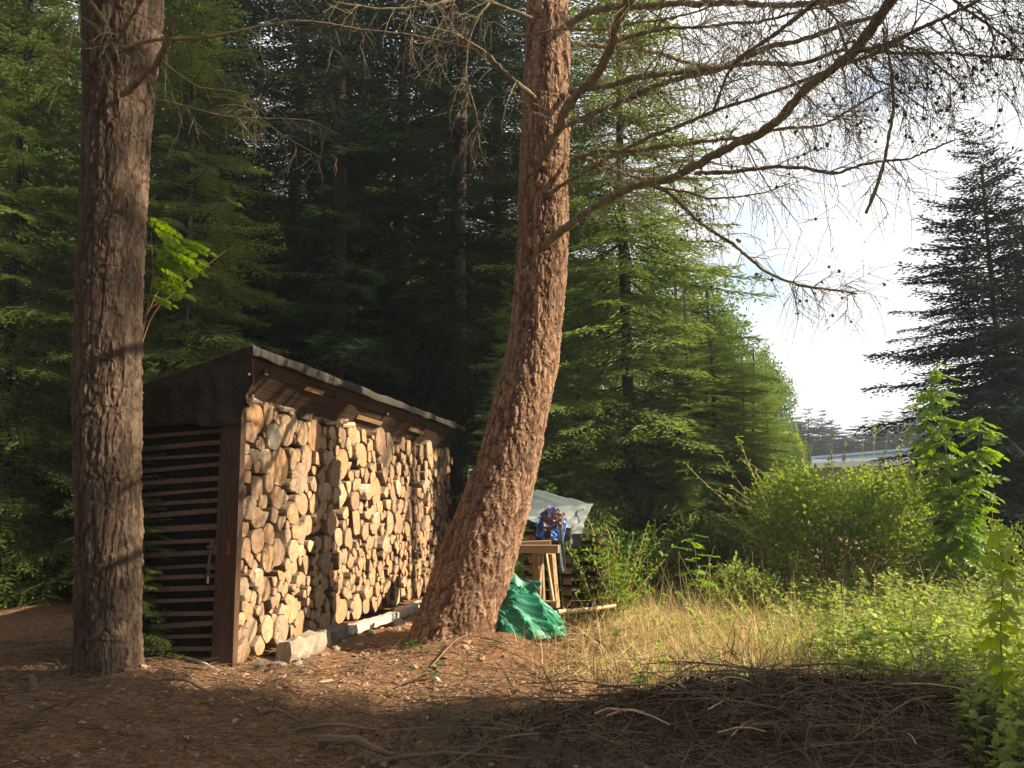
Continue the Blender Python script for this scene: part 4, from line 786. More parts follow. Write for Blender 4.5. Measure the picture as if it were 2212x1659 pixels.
# big bush in the clearing
def bush(loc, H, Wx, n_, leafsz, m, lab, canes=60, seed=0, top=.1):
    r_ = np.random.default_rng(seed); t = empty('bush', G(loc), 0, label=lab, cat='bush')
    lb = [(r_.uniform(-.7, .7) * Wx, r_.uniform(-.5, .5) * Wx, H * r_.uniform(.25, .88), Wx * r_.uniform(.14, .36), Wx * r_.uniform(.14, .36), H * r_.uniform(.08, .2)) for _ in range(24)]
    obj('foliage', leafy('foliage', lb, n_, leafsz, m, seed, shell=.35), t)
    st = np.stack([r_.normal(size=canes) * .2 * Wx, r_.normal(size=canes) * .2 * Wx, np.zeros(canes)], 1); dr = np.stack([r_.normal(size=canes) * .5, r_.normal(size=canes) * .4, np.full(canes, 1.1)], 1)
    P, Rr = grow(st, dr, r_.uniform(.7, 1.12 + top, canes) * H * 1.1, 9, r_.uniform(.0, .8, canes), .06, np.full(canes, .012), .003); V, Fq = tubes(P, Rr, 4); A = Acc(); A.add(V, Fq)
    obj('canes', A.me('canes', [mat['canes']]), t)
    p, d, _, _ = pick(P, Rr, canes * 24, .35, 1.); X, Yv, Z = frames(d * .5 + r_.normal(size=d.shape), None); V, Fq = inst(leaf_v, leaf_f, X, Yv, Z, p, leafsz * r_.uniform(.8, 1.35, len(p))); obj('shoot_leaves', mesh('shoot_leaves', V, Fq, [m]), t)
    return t
bush((4.7, 12.8, 0), 2.12, 1.6, 15000, .065, mat['bush'], 'wide sunny bush with tan canes in the middle of the clearing, below the low roof', 80, 1)
bush((6.3, 12.2, 0), 1.35, .8, 3000, .06, mat['bush'], 'smaller bush between the wide sunny bush and the rowan sapling stems', 30, 2)
bush((3.35, 15.0, 0), 1.0, .8, 2600, .05, mat['broad'], 'low dark green bush below the young light green spruce', 24, 3)
bush((3.1, 13.8, 0), 1.15, .75, 2600, .05, mat['broad'], 'round green bush below the tall sunlit spruce, left of the slanting rail', 24, 15)
bush((1.9, 13.6, 0), .95, .7, 2200, .05, mat['broad'], 'low green bush under the skirts of the tall sunlit spruce', 20, 14)
bush((2.9, 11.6, 0), .62, .6, 1500, .05, mat['weed'], 'low yellowish bush left of the wide sunny bush', 24, 4)
bush((7.2, 10., 0), .9, .8, 2500, .06, mat['weed'], 'leafy undergrowth at the foot of the dark spruce', 24, 5)
bush((1.15, 10.9, 0), 1.0, .36, 520, .06, mat['rowan'], 'sparse yellow-green rose shrub right of the rough workbench', 22, 6, top=.3)
# ------------------------------------------------------------------ saplings with leaves of their own
def pinnate(seed, n_=5, lz=.095):
    r_ = np.random.default_rng(seed); pos, dr, ln = [], [], []
    for i in range(n_):
        for s in (-1, 1): pos.append((.05 + i * .042, 0, -.12 * (i * .042) ** 1)); dr.append((.55, s * 1., -.18 + r_.uniform(-.1, .1))); ln.append(lz * (1 - .05 * abs(i - 2)))
    pos.append((.05 + n_ * .042, 0, -.02)); dr.append((1, 0, -.2)); ln.append(lz); pos = np.array(pos); dr = np.array(dr, float); X, Yv, Z = frames(dr, r_.uniform(-.3, .3, len(pos)))
    ln = np.array(ln); V, Fq = inst(leaf_v, leaf_f, X, Yv, Z, pos, np.stack([ln, ln * 1.0, ln], 1)); A = Acc(); A.add(V, Fq, 0); V, Fq = tubes([(0, 0, 0), (.12, 0, -.005), (.26, 0, -.02)], [.003, .002, .001], 3); A.add(V, Fq, 1); return A
def maple_leaf():
    pts = []; lob = [(-150, .45), (-105, .78), (-52, .95), (0, 1.08), (52, .95), (105, .78), (150, .45)]
    out = [(0, 0, 0)]
    for i, (a, r_) in enumerate(lob):
        for da, k in ((-17, .62), (-9, .80), (-5, .78), (0, 1.), (5, .78), (9, .80), (17, .62)): out.append((r_ * k * math.cos(R(a + da)), r_ * k * math.sin(R(a + da)), .05 * math.cos(R(a * 3)) - .16 * (r_ * k) ** 2))
        if i < 6: am = (a + lob[i + 1][0]) / 2; out.append((.40 * math.cos(R(am)), .40 * math.sin(R(am)), .03))
    V = np.array(out); n_ = len(out); return V + np.array([.35, 0, 0]), np.array([[0, i, i + 1] for i in range(1, n_ - 1)])
rowan_meshes = [pinnate(s).me('leaf', [mat['rowan'], mat['stem']]) for s in range(3)]
mv_, mf_ = maple_leaf(); maple_me = mesh('leaf', mv_, mf_, [mat['maple']])
def place_leaves(t, stems, n_, meshes, sz, spread=1., lo=.25, droop=.1, seed=0, up=.2, roll=.25):
    r_ = np.random.default_rng(seed); P = np.array([smooth_path(s, 14) for s in stems])
    for i in range(n_):
        k = r_.integers(len(P)); f = lo + (1 - lo) * (i + .5) / n_; q = f * 13; j = min(int(q), 12); p = P[k][j] * (1 - (q - j)) + P[k][j + 1] * (q - j); a = i * 2.4 + r_.uniform(-.4, .4)
        o = obj('leaf', meshes[r_.integers(len(meshes))], t, tuple(p - np.array(t.location)), (r_.uniform(-roll, roll), droop + r_.uniform(-.25, .25) - up * f, a)); s = sz * r_.uniform(.75, 1.15) * (1.1 - .35 * f * spread); o.scale = (s,) * 3
def sapling(name, stems, n_, meshes, sz, lab, m=None, r0=.012, **k):
    p = np.array(stems[0][0]); t = empty(name, (p[0], p[1], p[2]), 0, label=lab, cat='sapling')
    for s in stems: V, Fq = tubes(smooth_path(s, 14) - p, np.linspace(r0, r0 * .25, 14), 6); obj('stem', mesh('stem', V, Fq, [m or mat['stem']], smooth=True), t)
    place_leaves(t, stems, n_, meshes, sz, **k); return t
Y = 11.6
sapling('rowan_sapling', [[at(2075, 1330, Y), at(2062, 1120, Y), at(2040, 950, Y - .1), at(2028, 860, Y - .1), at(2022, 782, Y - .1)], [at(2082, 1330, Y), at(2050, 1080, Y + .1), at(2005, 940, Y + .2), at(1985, 860, Y + .2)], [at(2075, 1330, Y - .2), at(2085, 1130, Y - .3), at(2110, 1000, Y - .4), at(2120, 900, Y - .4)]], 190, rowan_meshes, 1.25, 'tall bright green rowan sapling in front of the dark spruce on the right', lo=.3, seed=1, droop=.4, roll=.7)
for i, (px, py0, py1, Yq, lab) in enumerate([(1500, 1300, 1150, 9., 'little rowan sapling in the dry grass between the rose shrub and the wide bush'), (1905, 1480, 1330, 6.8, 'knee-high rowan sapling left of the maple saplings in the weeds'), (1330, 1330, 1215, 9.8, 'low yellow-green rowan shoot beside the fallen pole')]):
    sapling('rowan_sapling', [[at(px, py0, Yq), at(px + 6, (py0 + py1) / 2, Yq), at(px - 4, py1, Yq)]], 14, rowan_meshes, .8, lab, r0=.006, seed=10 + i, lo=.2)
Ym = 5.6
sapling('maple_sapling', [[at(2168, 1659, Ym), at(2166, 1500, Ym), at(2160, 1330, Ym), at(2170, 1230, Ym), at(2150, 1120, Ym)]], 22, [maple_me], .135, 'maple sapling with big yellow-green lobed leaves near the right edge', r0=.007, lo=.3, spread=.8, droop=.75, roll=.5, seed=5)
sapling('maple_sapling', [[at(2050, 1640, 6.), at(2048, 1500, 6.), at(2046, 1390, 6.)]], 12, [maple_me], .06, 'small maple sapling growing from the end of the brush heap', r0=.005, lo=.2, droop=.6, roll=.5, seed=6)
sapling('maple_sapling', [[at(2200, 1659, 6.6), at(2205, 1450, 6.6), at(2190, 1290, 6.6)]], 16, [maple_me], .075, 'maple sapling cut off by the right edge, low among the weeds', r0=.006, lo=.2, droop=.6, roll=.5, seed=7)
sapling('maple_sapling', [[at(1760, 1500, 8.), at(1764, 1420, 8.), at(1758, 1340, 8.)]], 12, [maple_me], .05, 'small maple sapling in the dry grass before the wide sunny bush', r0=.004, lo=.2, droop=.6, roll=.5, seed=8)
e = sapling('elder_sapling', [[at(300, 760, 7.95), at(312, 690, 7.95), at(345, 620, 7.95), at(380, 560, 7.9)], [at(300, 760, 7.95), at(316, 680, 7.95), at(332, 600, 7.9), at(326, 500, 7.9)], [at(300, 760, 7.95), at(330, 672, 7.95), at(400, 610, 8.), at(490, 540, 8.1)], [at(300, 700, 7.95), at(326, 662, 7.95), at(384, 636, 8.)]], 0, rowan_meshes, 1., 'sapling with reddish twigs and glowing leaves at the right side of the left larch', m=mat['redtwig'], r0=.008)
for i, (px, py, rz, s) in enumerate([(322, 486, .2, 1.), (330, 500, -.5, 1.1), (335, 520, .3, 1.25), (350, 545, -.2, 1.2), (322, 560, .1, 1.1), (340, 585, -.4, 1.2), (318, 598, .5, 1.1), (362, 560, .1, 1.), (330, 540, .8, 1.), (395, 520, .3, .8), (325, 640, -.2, .8), (312, 470, .6, .9)]):
    o = obj('leaf', rowan_meshes[i % 3], e, tuple(at(px, py, 7.88 - .03 * (i % 3)) - np.array(e.location)), (R(-50), .35, rz)); o.scale = (s * 1.2, s * .8, s * 1.1)
# the sapling's foot: a stem behind the left larch down to the ground
V, Fq = tubes(smooth_path([np.array(at(300, 760, 7.95)), np.array((-3.56, 7.97, 1.9)), np.array((-3.62, 8.0, -.02))], 8) - np.array(e.location), np.linspace(.009, .014, 8), 6); obj('stem', mesh('stem', V, Fq, [mat['redtwig']], smooth=True), e)
# ------------------------------------------------------------------ building beyond
bd = empty('low_building', (14.3, 36, 0), 0, label='low building with blue-grey roof and white eaves board beyond the wide bush', cat='building')
wallm = plain('grey_render', (.30, .27, .23), (.40, .36, .31), 2, .9); roofm = plain('blue_grey_roof', (.07, .10, .13), (.13, .17, .21), 3, .5); whitem = plain('white_paint', (.75, .75, .75), (.82, .82, .82), 3, .5); bluem = plain('pale_blue_flashing', (.38, .50, .58), (.5, .6, .68), 3, .4)
A_, B_, C_, D_ = [np.array(v) for v in ((13.2 + 2., 44.8, 3.2), (17.2, 35.9, 3.3), (12.6, 37.5, 2.66), (16.6, 29.5, 2.66))]
def bar(p, q, w_, h_, name, m, par):
    p = np.array(p, float); q = np.array(q, float); d = q - p; ln = np.linalg.norm(d); X = d / ln; Yv = norm(np.cross([0, 0, 1.], X)); Z = np.cross(X, Yv); A = Acc(); A.box((0, -w_ / 2, -h_ / 2), (ln, w_ / 2, h_ / 2), 0, (np.stack([X, Yv, Z], 1), p - np.array(par.location) if par else p)); return obj(name, A.me(name, [m]), par)
off = np.array(bd.location)
me = mesh('roof', np.array([A_, B_, D_, C_, A_ - [0, 0, .12], B_ - [0, 0, .12], D_ - [0, 0, .12], C_ - [0, 0, .12]]) - off, np.array([[0, 3, 2, 1], [4, 5, 6, 7], [0, 1, 5, 4], [1, 2, 6, 5], [2, 3, 7, 6], [3, 0, 4, 7]]), [roofm]); obj('roof', me, bd)
bar(C_ + [-.05, -.05, .0], D_ + [-.05, -.05, .0], .06, .22, 'eaves_board', whitem, bd); bar(A_ + [0, 0, .06], B_ + [0, 0, .06], .14, .12, 'ridge_flashing', bluem, bd)
wc = np.array([C_ + [.3, 0, 0], D_ + [.1, .3, 0], B_ + [-.1, 0, 0], A_ + [-.1, -.1, 0]]); me = mesh('wall', np.concatenate([wc * [1, 1, 0] - [0, 0, .3], wc - [0, 0, .14]]) - off, np.array([[0, 1, 5, 4], [1, 2, 6, 5], [2, 3, 7, 6], [3, 0, 4, 7]]), [wallm]); obj('wall', me, bd)
for f in (.25, .72): # roof vents
    p = (A_ * .5 + C_ * .5) * (1 - f) + (B_ * .5 + D_ * .5) * f; A = Acc(); V, Fq = tubes([p - off + [0, 0, -.05], p - off + [0, 0, .22], p - off + [0, 0, .24]], [.07, .07, .1], 8); A.add(V, Fq); obj('roof_vent', A.me('roof_vent', [mat['tub']]), bd)
# low hill on the horizon
hx = np.linspace(-260, 420, 60); hy = np.linspace(150, 380, 14); HX, HY = np.meshgrid(hx, hy, indexing='ij'); HZ = -1 + (6 + 7 * np.clip((HX - 40) / 120, 0, 1)) * np.sin(np.clip((HY - 150) / 230, 0, 1) * math.pi) + 1.2 * vnoise(np.stack([HX, HY, 0 * HX], -1), .12, 5)
ii = (np.arange(59)[:, None] * 14 + np.arange(13)[None]).ravel(); hill = obj('hill', mesh('hill', np.stack([HX, HY, HZ], -1).reshape(-1, 3), np.stack([ii, ii + 14, ii + 15, ii + 1], 1), [plain('wooded_hillside', (.02, .035, .02), (.05, .075, .035), .6, .95, 1., 1.)], smooth=True)); tag(hill, kind='structure')
# ------------------------------------------------------------------ stack under tarpaulins, bench, green tarp, pole
def sheet(name, fn, nu, nv, m, parent, th=.004, smooth=True):
    u, v = np.meshgrid(np.linspace(0, 1, nu), np.linspace(0, 1, nv), indexing='ij'); P = fn(u, v); q = (np.arange(nu - 1)[:, None] * nv + np.arange(nv - 1)[None]).ravel(); o = obj(name, mesh(name, P.reshape(-1, 3), np.stack([q, q + nv, q + nv + 1, q + 1], 1), [m], smooth=smooth), parent); s = o.modifiers.new('s', 'SOLIDIFY'); s.thickness = th; return o
def quadpatch(corners, amp, seed, sc=4., cr=.6, oo=(0, 0, 0)):
    c = [np.array(x, float) - np.array(oo) for x in corners]
    def fn(u, v):
        u_, v_ = u[..., None], v[..., None]; P = (c[0] * (1 - u_) + c[1] * u_) * (1 - v_) + (c[3] * (1 - u_) + c[2] * u_) * v_
        n_ = np.cross(c[1] - c[0], c[3] - c[0]); n_ = n_ / np.linalg.norm(n_); w1 = vnoise(np.stack([u * sc, v * sc, 0 * u], -1), 1.2, seed); w2 = np.abs(vnoise(np.stack([u * sc, v * sc, 0 * u], -1), 2.3, seed + 1))
        return P + n_ * (amp * (w1 + cr - 2 * cr * w2))[..., None]
    return fn
ts = empty('pallet_stack', G(at(1190, 1290, 11.4)), 0, label='stack of old pallets behind the workbench', cat='pallets'); ox = np.array(ts.location)
for i in range(8):
    z = .02 + i * .13
    for k in range(3):
        A = Acc(); A.box((-.28 + k * .42, -.35, z), (-.18 + k * .42, .45, z + .075)); obj('bearer', A.me('bearer', [mat['bench']]), ts)
    for k in range(6):
        A = Acc(); A.box((-.34, -.38 + k * .15, z + .078), (.68, -.27 + k * .15, z + .098)); obj('deck_board', A.me('deck_board', [mat['plank']]), ts)
tp = empty('tarpaulin', tuple(ox + [0, 0, 1.0]), 0, label='torn grey-green tarpaulin draped over the pallet stack, blue sheet showing through', cat='tarpaulin'); to = np.array(tp.location)
Yf = 10.9
sheet('top_sheet', quadpatch([at(1075, 1085, 11.9), at(1160, 1058, 12.0), at(1282, 1090, 11.5), at(1100, 1150, 10.9)], .012, 3, 3, .5, to), 34, 26, mat['grey_tarp'], tp)
sheet('front_sheet', quadpatch([at(1090, 1105, 11.05), at(1281, 1088, 11.45), at(1238, 1178, 11.1), at(1158, 1128, 10.95)], .016, 5, 3, .6, to), 36, 26, mat['grey_tarp'], tp)
sheet('hanging_strip', quadpatch([at(1228, 1150, 10.98), at(1262, 1120, 11.2), at(1250, 1192, 11.1), at(1226, 1196, 11.0)], .02, 15, 3, .6, to), 14, 16, mat['grey_tarp'], tp)
for i, (x0, y0, x1, y1, x2, y2, x3, y3) in enumerate([(1168, 1108, 1192, 1092, 1188, 1122, 1160, 1148), (1184, 1092, 1206, 1098, 1204, 1140, 1182, 1134), (1156, 1128, 1178, 1130, 1176, 1166, 1158, 1160), (1190, 1130, 1226, 1118, 1218, 1168, 1188, 1166)]):
    sheet('blue_sheet', quadpatch([at(x0, y0, 10.80), at(x1, y1, 10.83), at(x2, y2, 10.76), at(x3, y3, 10.76)], .03, 7 + i, 2.5, .8, to), 18, 18, mat['blue_tarp'], tp)
sheet('hole_shade', quadpatch([at(1152, 1135, 10.86), at(1236, 1140, 10.9), at(1232, 1176, 10.9), at(1158, 1172, 10.86)], .012, 23, 2, .5, to), 14, 12, mat['tub'], tp)  # black patch standing in for the shade inside the tear
sheet('loose_strip', quadpatch([at(1206, 1112, 10.78), at(1214, 1108, 10.78), at(1222, 1235, 10.72), at(1208, 1240, 10.72)], .02, 33, 2, .5, to), 8, 24, mat['grey_tarp'], tp)
r_ = np.random.default_rng(4); n_ = 260; p = at(1196, 1118, 10.72) + r_.normal(size=(n_, 3)) * np.array((.07, .02, .06)); X, Yv, Z = frames(r_.normal(size=(n_, 3))); V, Fq = inst(leaf_v, leaf_f, X, Yv, Z, p, r_.uniform(.02, .05, n_))
tag(obj('dead_leaves', mesh('dead_leaves', V, Fq, [mat['redtwig']])), 'clump of brown dead leaves caught on the blue sheet', 'leaves', kind='stuff')
# rough workbench
wb = empty('workbench', G(at(1160, 1312, 10.)), 0, label='rough timber workbench between the leaning larch and the pallets', cat='workbench')
def T(*a): return at(*a)
bar(T(1060, 1186, 10.0), T(1207, 1186, 9.85), .12, .085, 'top_beam', mat['bench'], wb); bar(T(1060, 1177, 10.25), T(1190, 1172, 10.2), .12, .05, 'back_beam', mat['bench'], wb)
bar(T(1160, 1195, 9.95), T(1166, 1318, 9.98), .10, .07, 'leg', mat['bench'], wb); bar(T(1080, 1195, 10.2), T(1084, 1310, 10.2), .10, .07, 'leg', mat['bench'], wb)
bar(T(1172, 1195, 9.93), T(1176, 1296, 9.85), .02, .016, 'brace', mat['peeled'], wb); bar(T(1180, 1196, 9.97), T(1196, 1300, 9.9), .022, .018, 'brace', mat['peeled'], wb)
bar(T(1166, 1300, 9.88), T(1204, 1300, 9.84), .03, .02, 'foot_rail', mat['peeled'], wb); bar(T(1190, 1196, 10.2), T(1200, 1312, 10.25), .09, .06, 'leg', mat['bench'], wb)
# black tub under the bench
a = np.arange(28) * 2 * math.pi / 28; prof = [(.0, 0), (.17, 0), (.2, .17), (.225, .36), (.24, .37), (.24, .39), (.215, .39), (.19, .1), (0, .06)]
V = np.array([[(r2 * math.cos(q), r2 * math.sin(q), z) for q in a] for r2, z in prof]).reshape(-1, 3); k = 28; Fq = np.array([[i * k + j, i * k + (j + 1) % k, (i + 1) * k + (j + 1) % k, (i + 1) * k + j] for i in range(len(prof) - 1) for j in range(k)])
tb = tag(obj('tub', mesh('tub', V, Fq, [mat['tub']], smooth=True), None, tuple(G(at(1122, 1300, 10.6)) + [0, 0, .12]), (R(-48), .1, 0)), 'black plastic tub tipped on its side under the workbench', 'tub')
# green tarp heap
gt = empty('green_tarpaulin', G(at(1120, 1368, 9.55)), 0, label='crumpled green tarpaulin heaped at the foot of the leaning larch', cat='tarpaulin')
def gfn(u, v):
    a = u * 2 * math.pi; r2 = v ** .8; prof_ = np.where(v < .08, 1, 1) * (1 - r2 ** 2.2) ** .62; P3 = np.stack([np.cos(a) * r2, np.sin(a) * r2, prof_], -1)
    w1 = vnoise(P3 * 3, .5, 3); w2 = 1 - np.abs(vnoise(P3 * 3, .5, 8)) ** .55; w3 = 1 - np.abs(vnoise(P3 * 3, 1.15, 9)) ** .5; s = 1 + .10 * w1 + .20 * (w2 - .4) + .10 * (w3 - .4)
    return np.stack([.48 * np.cos(a) * r2 * s + .03, .34 * np.sin(a) * r2 * s, (.50 * prof_) * (1 + .12 * w1 + .24 * (w2 - .5) + .12 * (w3 - .5)) * .88 * (1 - .35 * np.clip(np.cos(a) * r2, -1, 1)) - .02], -1)
sheet('cover', gfn, 84, 30, mat['green_tarp'], gt, .004, False)
def rfn(u, v):                                      # gathered mouth standing up like a collar
    a = u * math.pi * 1.5 - .8; rr = .15 + .10 * v + .02 * np.sin(a * 7); return np.stack([rr * np.cos(a) - .02, rr * .7 * np.sin(a) - .04, .47 + .11 * v + .04 * np.sin(a * 4) * v - .10 * np.cos(a)], -1)
sheet('gathered_mouth', rfn, 60, 8, mat['green_tarp'], gt)
# fallen poles and pale rails
def pole(name, pts, r0, r1, m, lab, cat, knots=0):
    P = smooth_path(pts, 16); c = P[0].copy(); Rr = np.linspace(r0, r1, 16)
    A = Acc(); V, Fq = tubes(P - c, Rr, 9); A.add(V, Fq); n0 = 9; cap0 = (P[0] - c); cap1 = P[-1] - c
    A.add(np.vstack([V[:9], cap0]), np.array([[i, (i + 1) % 9, 9] for i in range(9)])); A.add(np.vstack([V[-9:], cap1]), np.array([[(i + 1) % 9, i, 9] for i in range(9)]))
    for k in range(knots):
        j = 2 + k * 3; 
        if j > 14: break
        sd = rng.normal(size=3); sd[1] -= .3; sd = sd / np.linalg.norm(sd); V, Fq = tubes([P[j] - c, P[j] - c + sd * (Rr[j] + .03)], [Rr[j] * .4, Rr[j] * .25], 5); A.add(V, Fq)
    return tag(obj(name, A.me(name, [m], False), None, tuple(c)), lab, cat)
pole('fallen_pole', [at(1205, 1322, 9.75), at(1260, 1318, 9.9), at(1330, 1308, 10.2)], .028, .018, mat['peeled'], 'barkless fallen pole lying right of the green tarpaulin', 'pole', 4)
pole('rail', [at(1548, 1148, 13.8), at(1625, 1182, 13.2), at(1700, 1222, 12.6)], .02, .02, mat['white_wood'], 'pale slanting rail half hidden left of the wide sunny bush', 'rail')
pole('rail', [at(1940, 1262, 13.4), at(2000, 1296, 13.), at(2040, 1318, 12.6)], .05, .05, mat['stone_dark'], 'grey slanting kerb rail between the wide bush and the rowan', 'rail')
pole('pipe', [gnd(392, 1448) + [0, 0, .12], gnd(440, 1456) + [0, 0, .09], gnd(488, 1472) + [0, 0, .04]], .017, .016, mat['white_wood'], 'whitish pipe lying at the foot of the slatted shed end', 'pipe')
# ------------------------------------------------------------------ fallen branches and the brush heap
def brush_h(x, y):                                   # the heap's own shape above the ground
    return .30 * np.exp(-((x - 2.1) / 1.15) ** 2 - ((y - 6.05) / .55) ** 2) + .22 * np.exp(-((x - .8) / 1.0) ** 2 - ((y - 5.9) / .6) ** 2) + .16 * np.exp(-((x - 3.0) / .5) ** 2 - ((y - 6.1) / .4) ** 2)
heap = empty('brush_heap', (1.8, 6.0, 0), 0, label='long dark heap of dead brushwood across the right foreground', cat='brush heap')
n_ = 5200; hx_ = rng.normal(1.6, 1.0, n_); hy_ = rng.normal(5.95, .42, n_); hz_ = gh(hx_, hy_) + brush_h(hx_, hy_) * rng.uniform(.1, 1.05, n_) + .01
a = rng.normal(0, .75, n_); D = np.stack([np.cos(a), np.sin(a), rng.normal(0, .22, n_)], 1); P, Rr = grow(np.stack([hx_, hy_, hz_], 1), D, rng.uniform(.08, .5, n_), 5, rng.uniform(.1, .6, n_), .14, rng.uniform(.0014, .004, n_), .001); V, Fq = tubes(P, Rr, 3)
tag(obj('brushwood', mesh('brushwood', V - [1.8, 6., 0], Fq, [mat['stick']]), heap), kind='stuff')
for k in range(16):                                  # pale barkless sticks in the heap
    x = rng.uniform(.2, 2.9); y = rng.uniform(5.4, 6.3); z = gh(x, y) + brush_h(x, y) * 1.1 + .03; a = rng.normal(0, .6); l_ = rng.uniform(.15, .55); pp = np.array([(x + math.cos(a) * l_ * t, y + math.sin(a) * l_ * t - .02, z + .03 * math.sin(t * 3)) for t in (0, .4, .7, 1)]) - [1.8, 6., 0]
    V, Fq = tubes(pp[None], np.array([[.005, .005, .004, .003]]), 6); obj('pale_stick', mesh('pale_stick', V, Fq, [mat['peeled']]), heap)
n_ = 14000; hx_ = rng.normal(1.7, .95, n_); hy_ = rng.normal(6.0, .40, n_); p = np.stack([hx_, hy_, gh(hx_, hy_) + brush_h(hx_, hy_) * rng.uniform(.3, 1.08, n_)], 1); X, Yv, Z = frames(rng.normal(size=(n_, 3)), None)
mat['deadneedle'] = plain('dead_needle_sprays', (.04, .024, .016), (.12, .07, .043), 5, .95)
V, Fq = inst(dia_v, dia_f, X, Yv, Z, p, np.stack([rng.uniform(.03, .09, n_), rng.uniform(.006, .014, n_), rng.uniform(.006, .014, n_)], 1)); tag(obj('dead_sprays', mesh('dead_sprays', V - [1.8, 6., 0], Fq, [mat['deadneedle']]), heap), kind='stuff')
HX, HY = np.meshgrid(np.linspace(-1, 4., 90), np.linspace(4.7, 7.2, 46), indexing='ij'); HZ = gh(HX, HY) + brush_h(HX, HY) * .72 + .03 * vnoise(np.stack([HX, HY, 0 * HX], -1), 7, 8) * (brush_h(HX, HY) > .03) - .02
ii = (np.arange(89)[:, None] * 46 + np.arange(45)[None]).ravel(); tag(obj('needle_core', mesh('needle_core', np.stack([HX, HY, HZ], -1).reshape(-1, 3) - [1.8, 6., 0], np.stack([ii, ii + 46, ii + 47, ii + 1], 1), [mat['deadneedle']], smooth=True), heap), kind='stuff')
for k in range(84):
    x = rng.uniform(-.2, 3.0); y = rng.uniform(5.5, 6.5); z = gh(x, y) + brush_h(x, y) * rng.uniform(.6, 1.25) + .03; a = rng.normal(0, .5) + (math.pi if rng.random() < .4 else 0); l_ = rng.uniform(.5, 1.3)
    pp = np.array([(x + math.cos(a) * l_ * t, y + math.sin(a) * l_ * t, z + .10 * math.sin(t * 3) * rng.uniform(.2, 1) - .04 * t) for t in (0, .33, .66, 1)])
    larch_branch(heap, pp, rng.uniform(.004, .009), .002, 8, .3, 0, sub=2, droop=.2, name='dead_branch', spurs=False, n=9).data.materials[0] = mat['stick']
# ground litter: sticks, needles, chips, leaves
def scatter(n_, xr, yr, dens=None):
    x = rng.uniform(*xr, n_); y = rng.uniform(*yr, n_)
    if dens is not None: k = rng.random(n_) < dens(x, y); x, y = x[k], y[k]
    return x, y
x, y = scatter(9000, (-5.2, 2.2), (4.9, 9.5), lambda x, y: np.clip(1.15 - (y - 5) * .16, .15, 1) * (1 / (1 + np.exp((x - 1.8) * 3)))); n_ = len(x)
a = rng.uniform(0, 6.28, n_); D = np.stack([np.cos(a), np.sin(a) * .7, rng.normal(0, .16, n_)], 1); P, Rr = grow(np.stack([x, y, gh(x, y) + rng.uniform(.002, .035, n_)], 1), D, rng.gamma(2., .075, n_) + .04, 4, rng.uniform(0, .3, n_), .12, rng.uniform(.0016, .0052, n_), .001)
P[..., 2] = np.maximum(P[..., 2], gh(P[..., 0], P[..., 1]) + .003); V, Fq = tubes(P, Rr, 3); tag(obj('twig_litter', mesh('twig_litter', V, Fq, [mat['stick']])), 'thin dead twigs strewn over the forest floor', 'twigs', kind='stuff')
x, y = scatter(52000, (-5.4, 3.2), (4.9, 10.5), lambda x, y: np.clip(1.1 - (y - 5) * .12, .2, 1)); n_ = len(x); a = rng.uniform(0, 6.28, n_); D = np.stack([np.cos(a), np.sin(a), rng.normal(0, .35, n_)], 1); X, Yv, Z = frames(D, rng.uniform(-1, 1, n_))
ndl_v = np.array([[0, .5, 0], [0, -.5, 0], [1, -.4, 0], [1, .4, 0.]]); V, Fq = inst(ndl_v, np.array([[0, 1, 2, 3]]), X, Yv, Z, np.stack([x, y, gh(x, y) + rng.uniform(.002, .018, n_)], 1), np.stack([rng.uniform(.015, .05, n_), rng.uniform(.0016, .004, n_), np.ones(n_)], 1))
mat['needle'] = plain('dry_needles', (.16, .085, .045), (.42, .26, .15), 12, .9); tag(obj('needle_litter', mesh('needle_litter', V, Fq, [mat['needle']])), 'dry brown needles covering the forest floor', 'needles', kind='stuff')
chip_v = np.array([[-.5, -.2, 0], [.45, -.28, 0], [.55, .2, .0], [-.4, .3, 0], [-.45, -.15, .12], [.4, -.22, .16], [.45, .15, .14], [-.35, .22, .1]]); chip_f = np.array([[4, 5, 6, 7], [0, 1, 5, 4], [1, 2, 6, 5], [2, 3, 7, 6], [3, 0, 4, 7]])
x, y = scatter(2400, (-3.4, 1.6), (6.8, 11), lambda x, y: .15 + .85 * np.exp(-((x + 1.3 - (y - 8.5) * .2) / .9) ** 2)); n_ = len(x); a = rng.uniform(0, 6.28, n_); X, Yv, Z = frames(np.stack([np.cos(a), np.sin(a), rng.normal(0, .3, n_)], 1), rng.uniform(-.5, .5, n_))
V, Fq = inst(chip_v, chip_f, X, Yv, Z, np.stack([x, y, gh(x, y) + .003], 1), rng.gamma(2, .014, n_) + .008); mat['chip'] = plain('bark_chips', (.22, .12, .065), (.50, .33, .20), 3, .85); tag(obj('wood_chips', mesh('wood_chips', V, Fq, [mat['chip']])), 'bark flakes and wood chips in front of the woodpile', 'wood chips', kind='stuff')
x, y = scatter(700, (-5.2, 1.5), (5., 8.)); n_ = len(x); a = rng.uniform(0, 6.28, n_); X, Yv, Z = frames(np.stack([np.cos(a), np.sin(a), rng.normal(0, .3, n_)], 1), rng.uniform(-.6, .6, n_)); V, Fq = inst(leaf_v * [1, 1, 2.5], leaf_f, X, Yv, Z, np.stack([x, y, gh(x, y) + .012], 1), rng.uniform(.025, .07, n_))
mat['deadleaf'] = plain('curled_dead_leaves', (.20, .13, .09), (.42, .31, .22), 8, .8); tag(obj('fallen_leaves', mesh('fallen_leaves', V, Fq, [mat['deadleaf']])), 'curled grey-brown leaves on the shaded forest floor', 'leaves', kind='stuff')
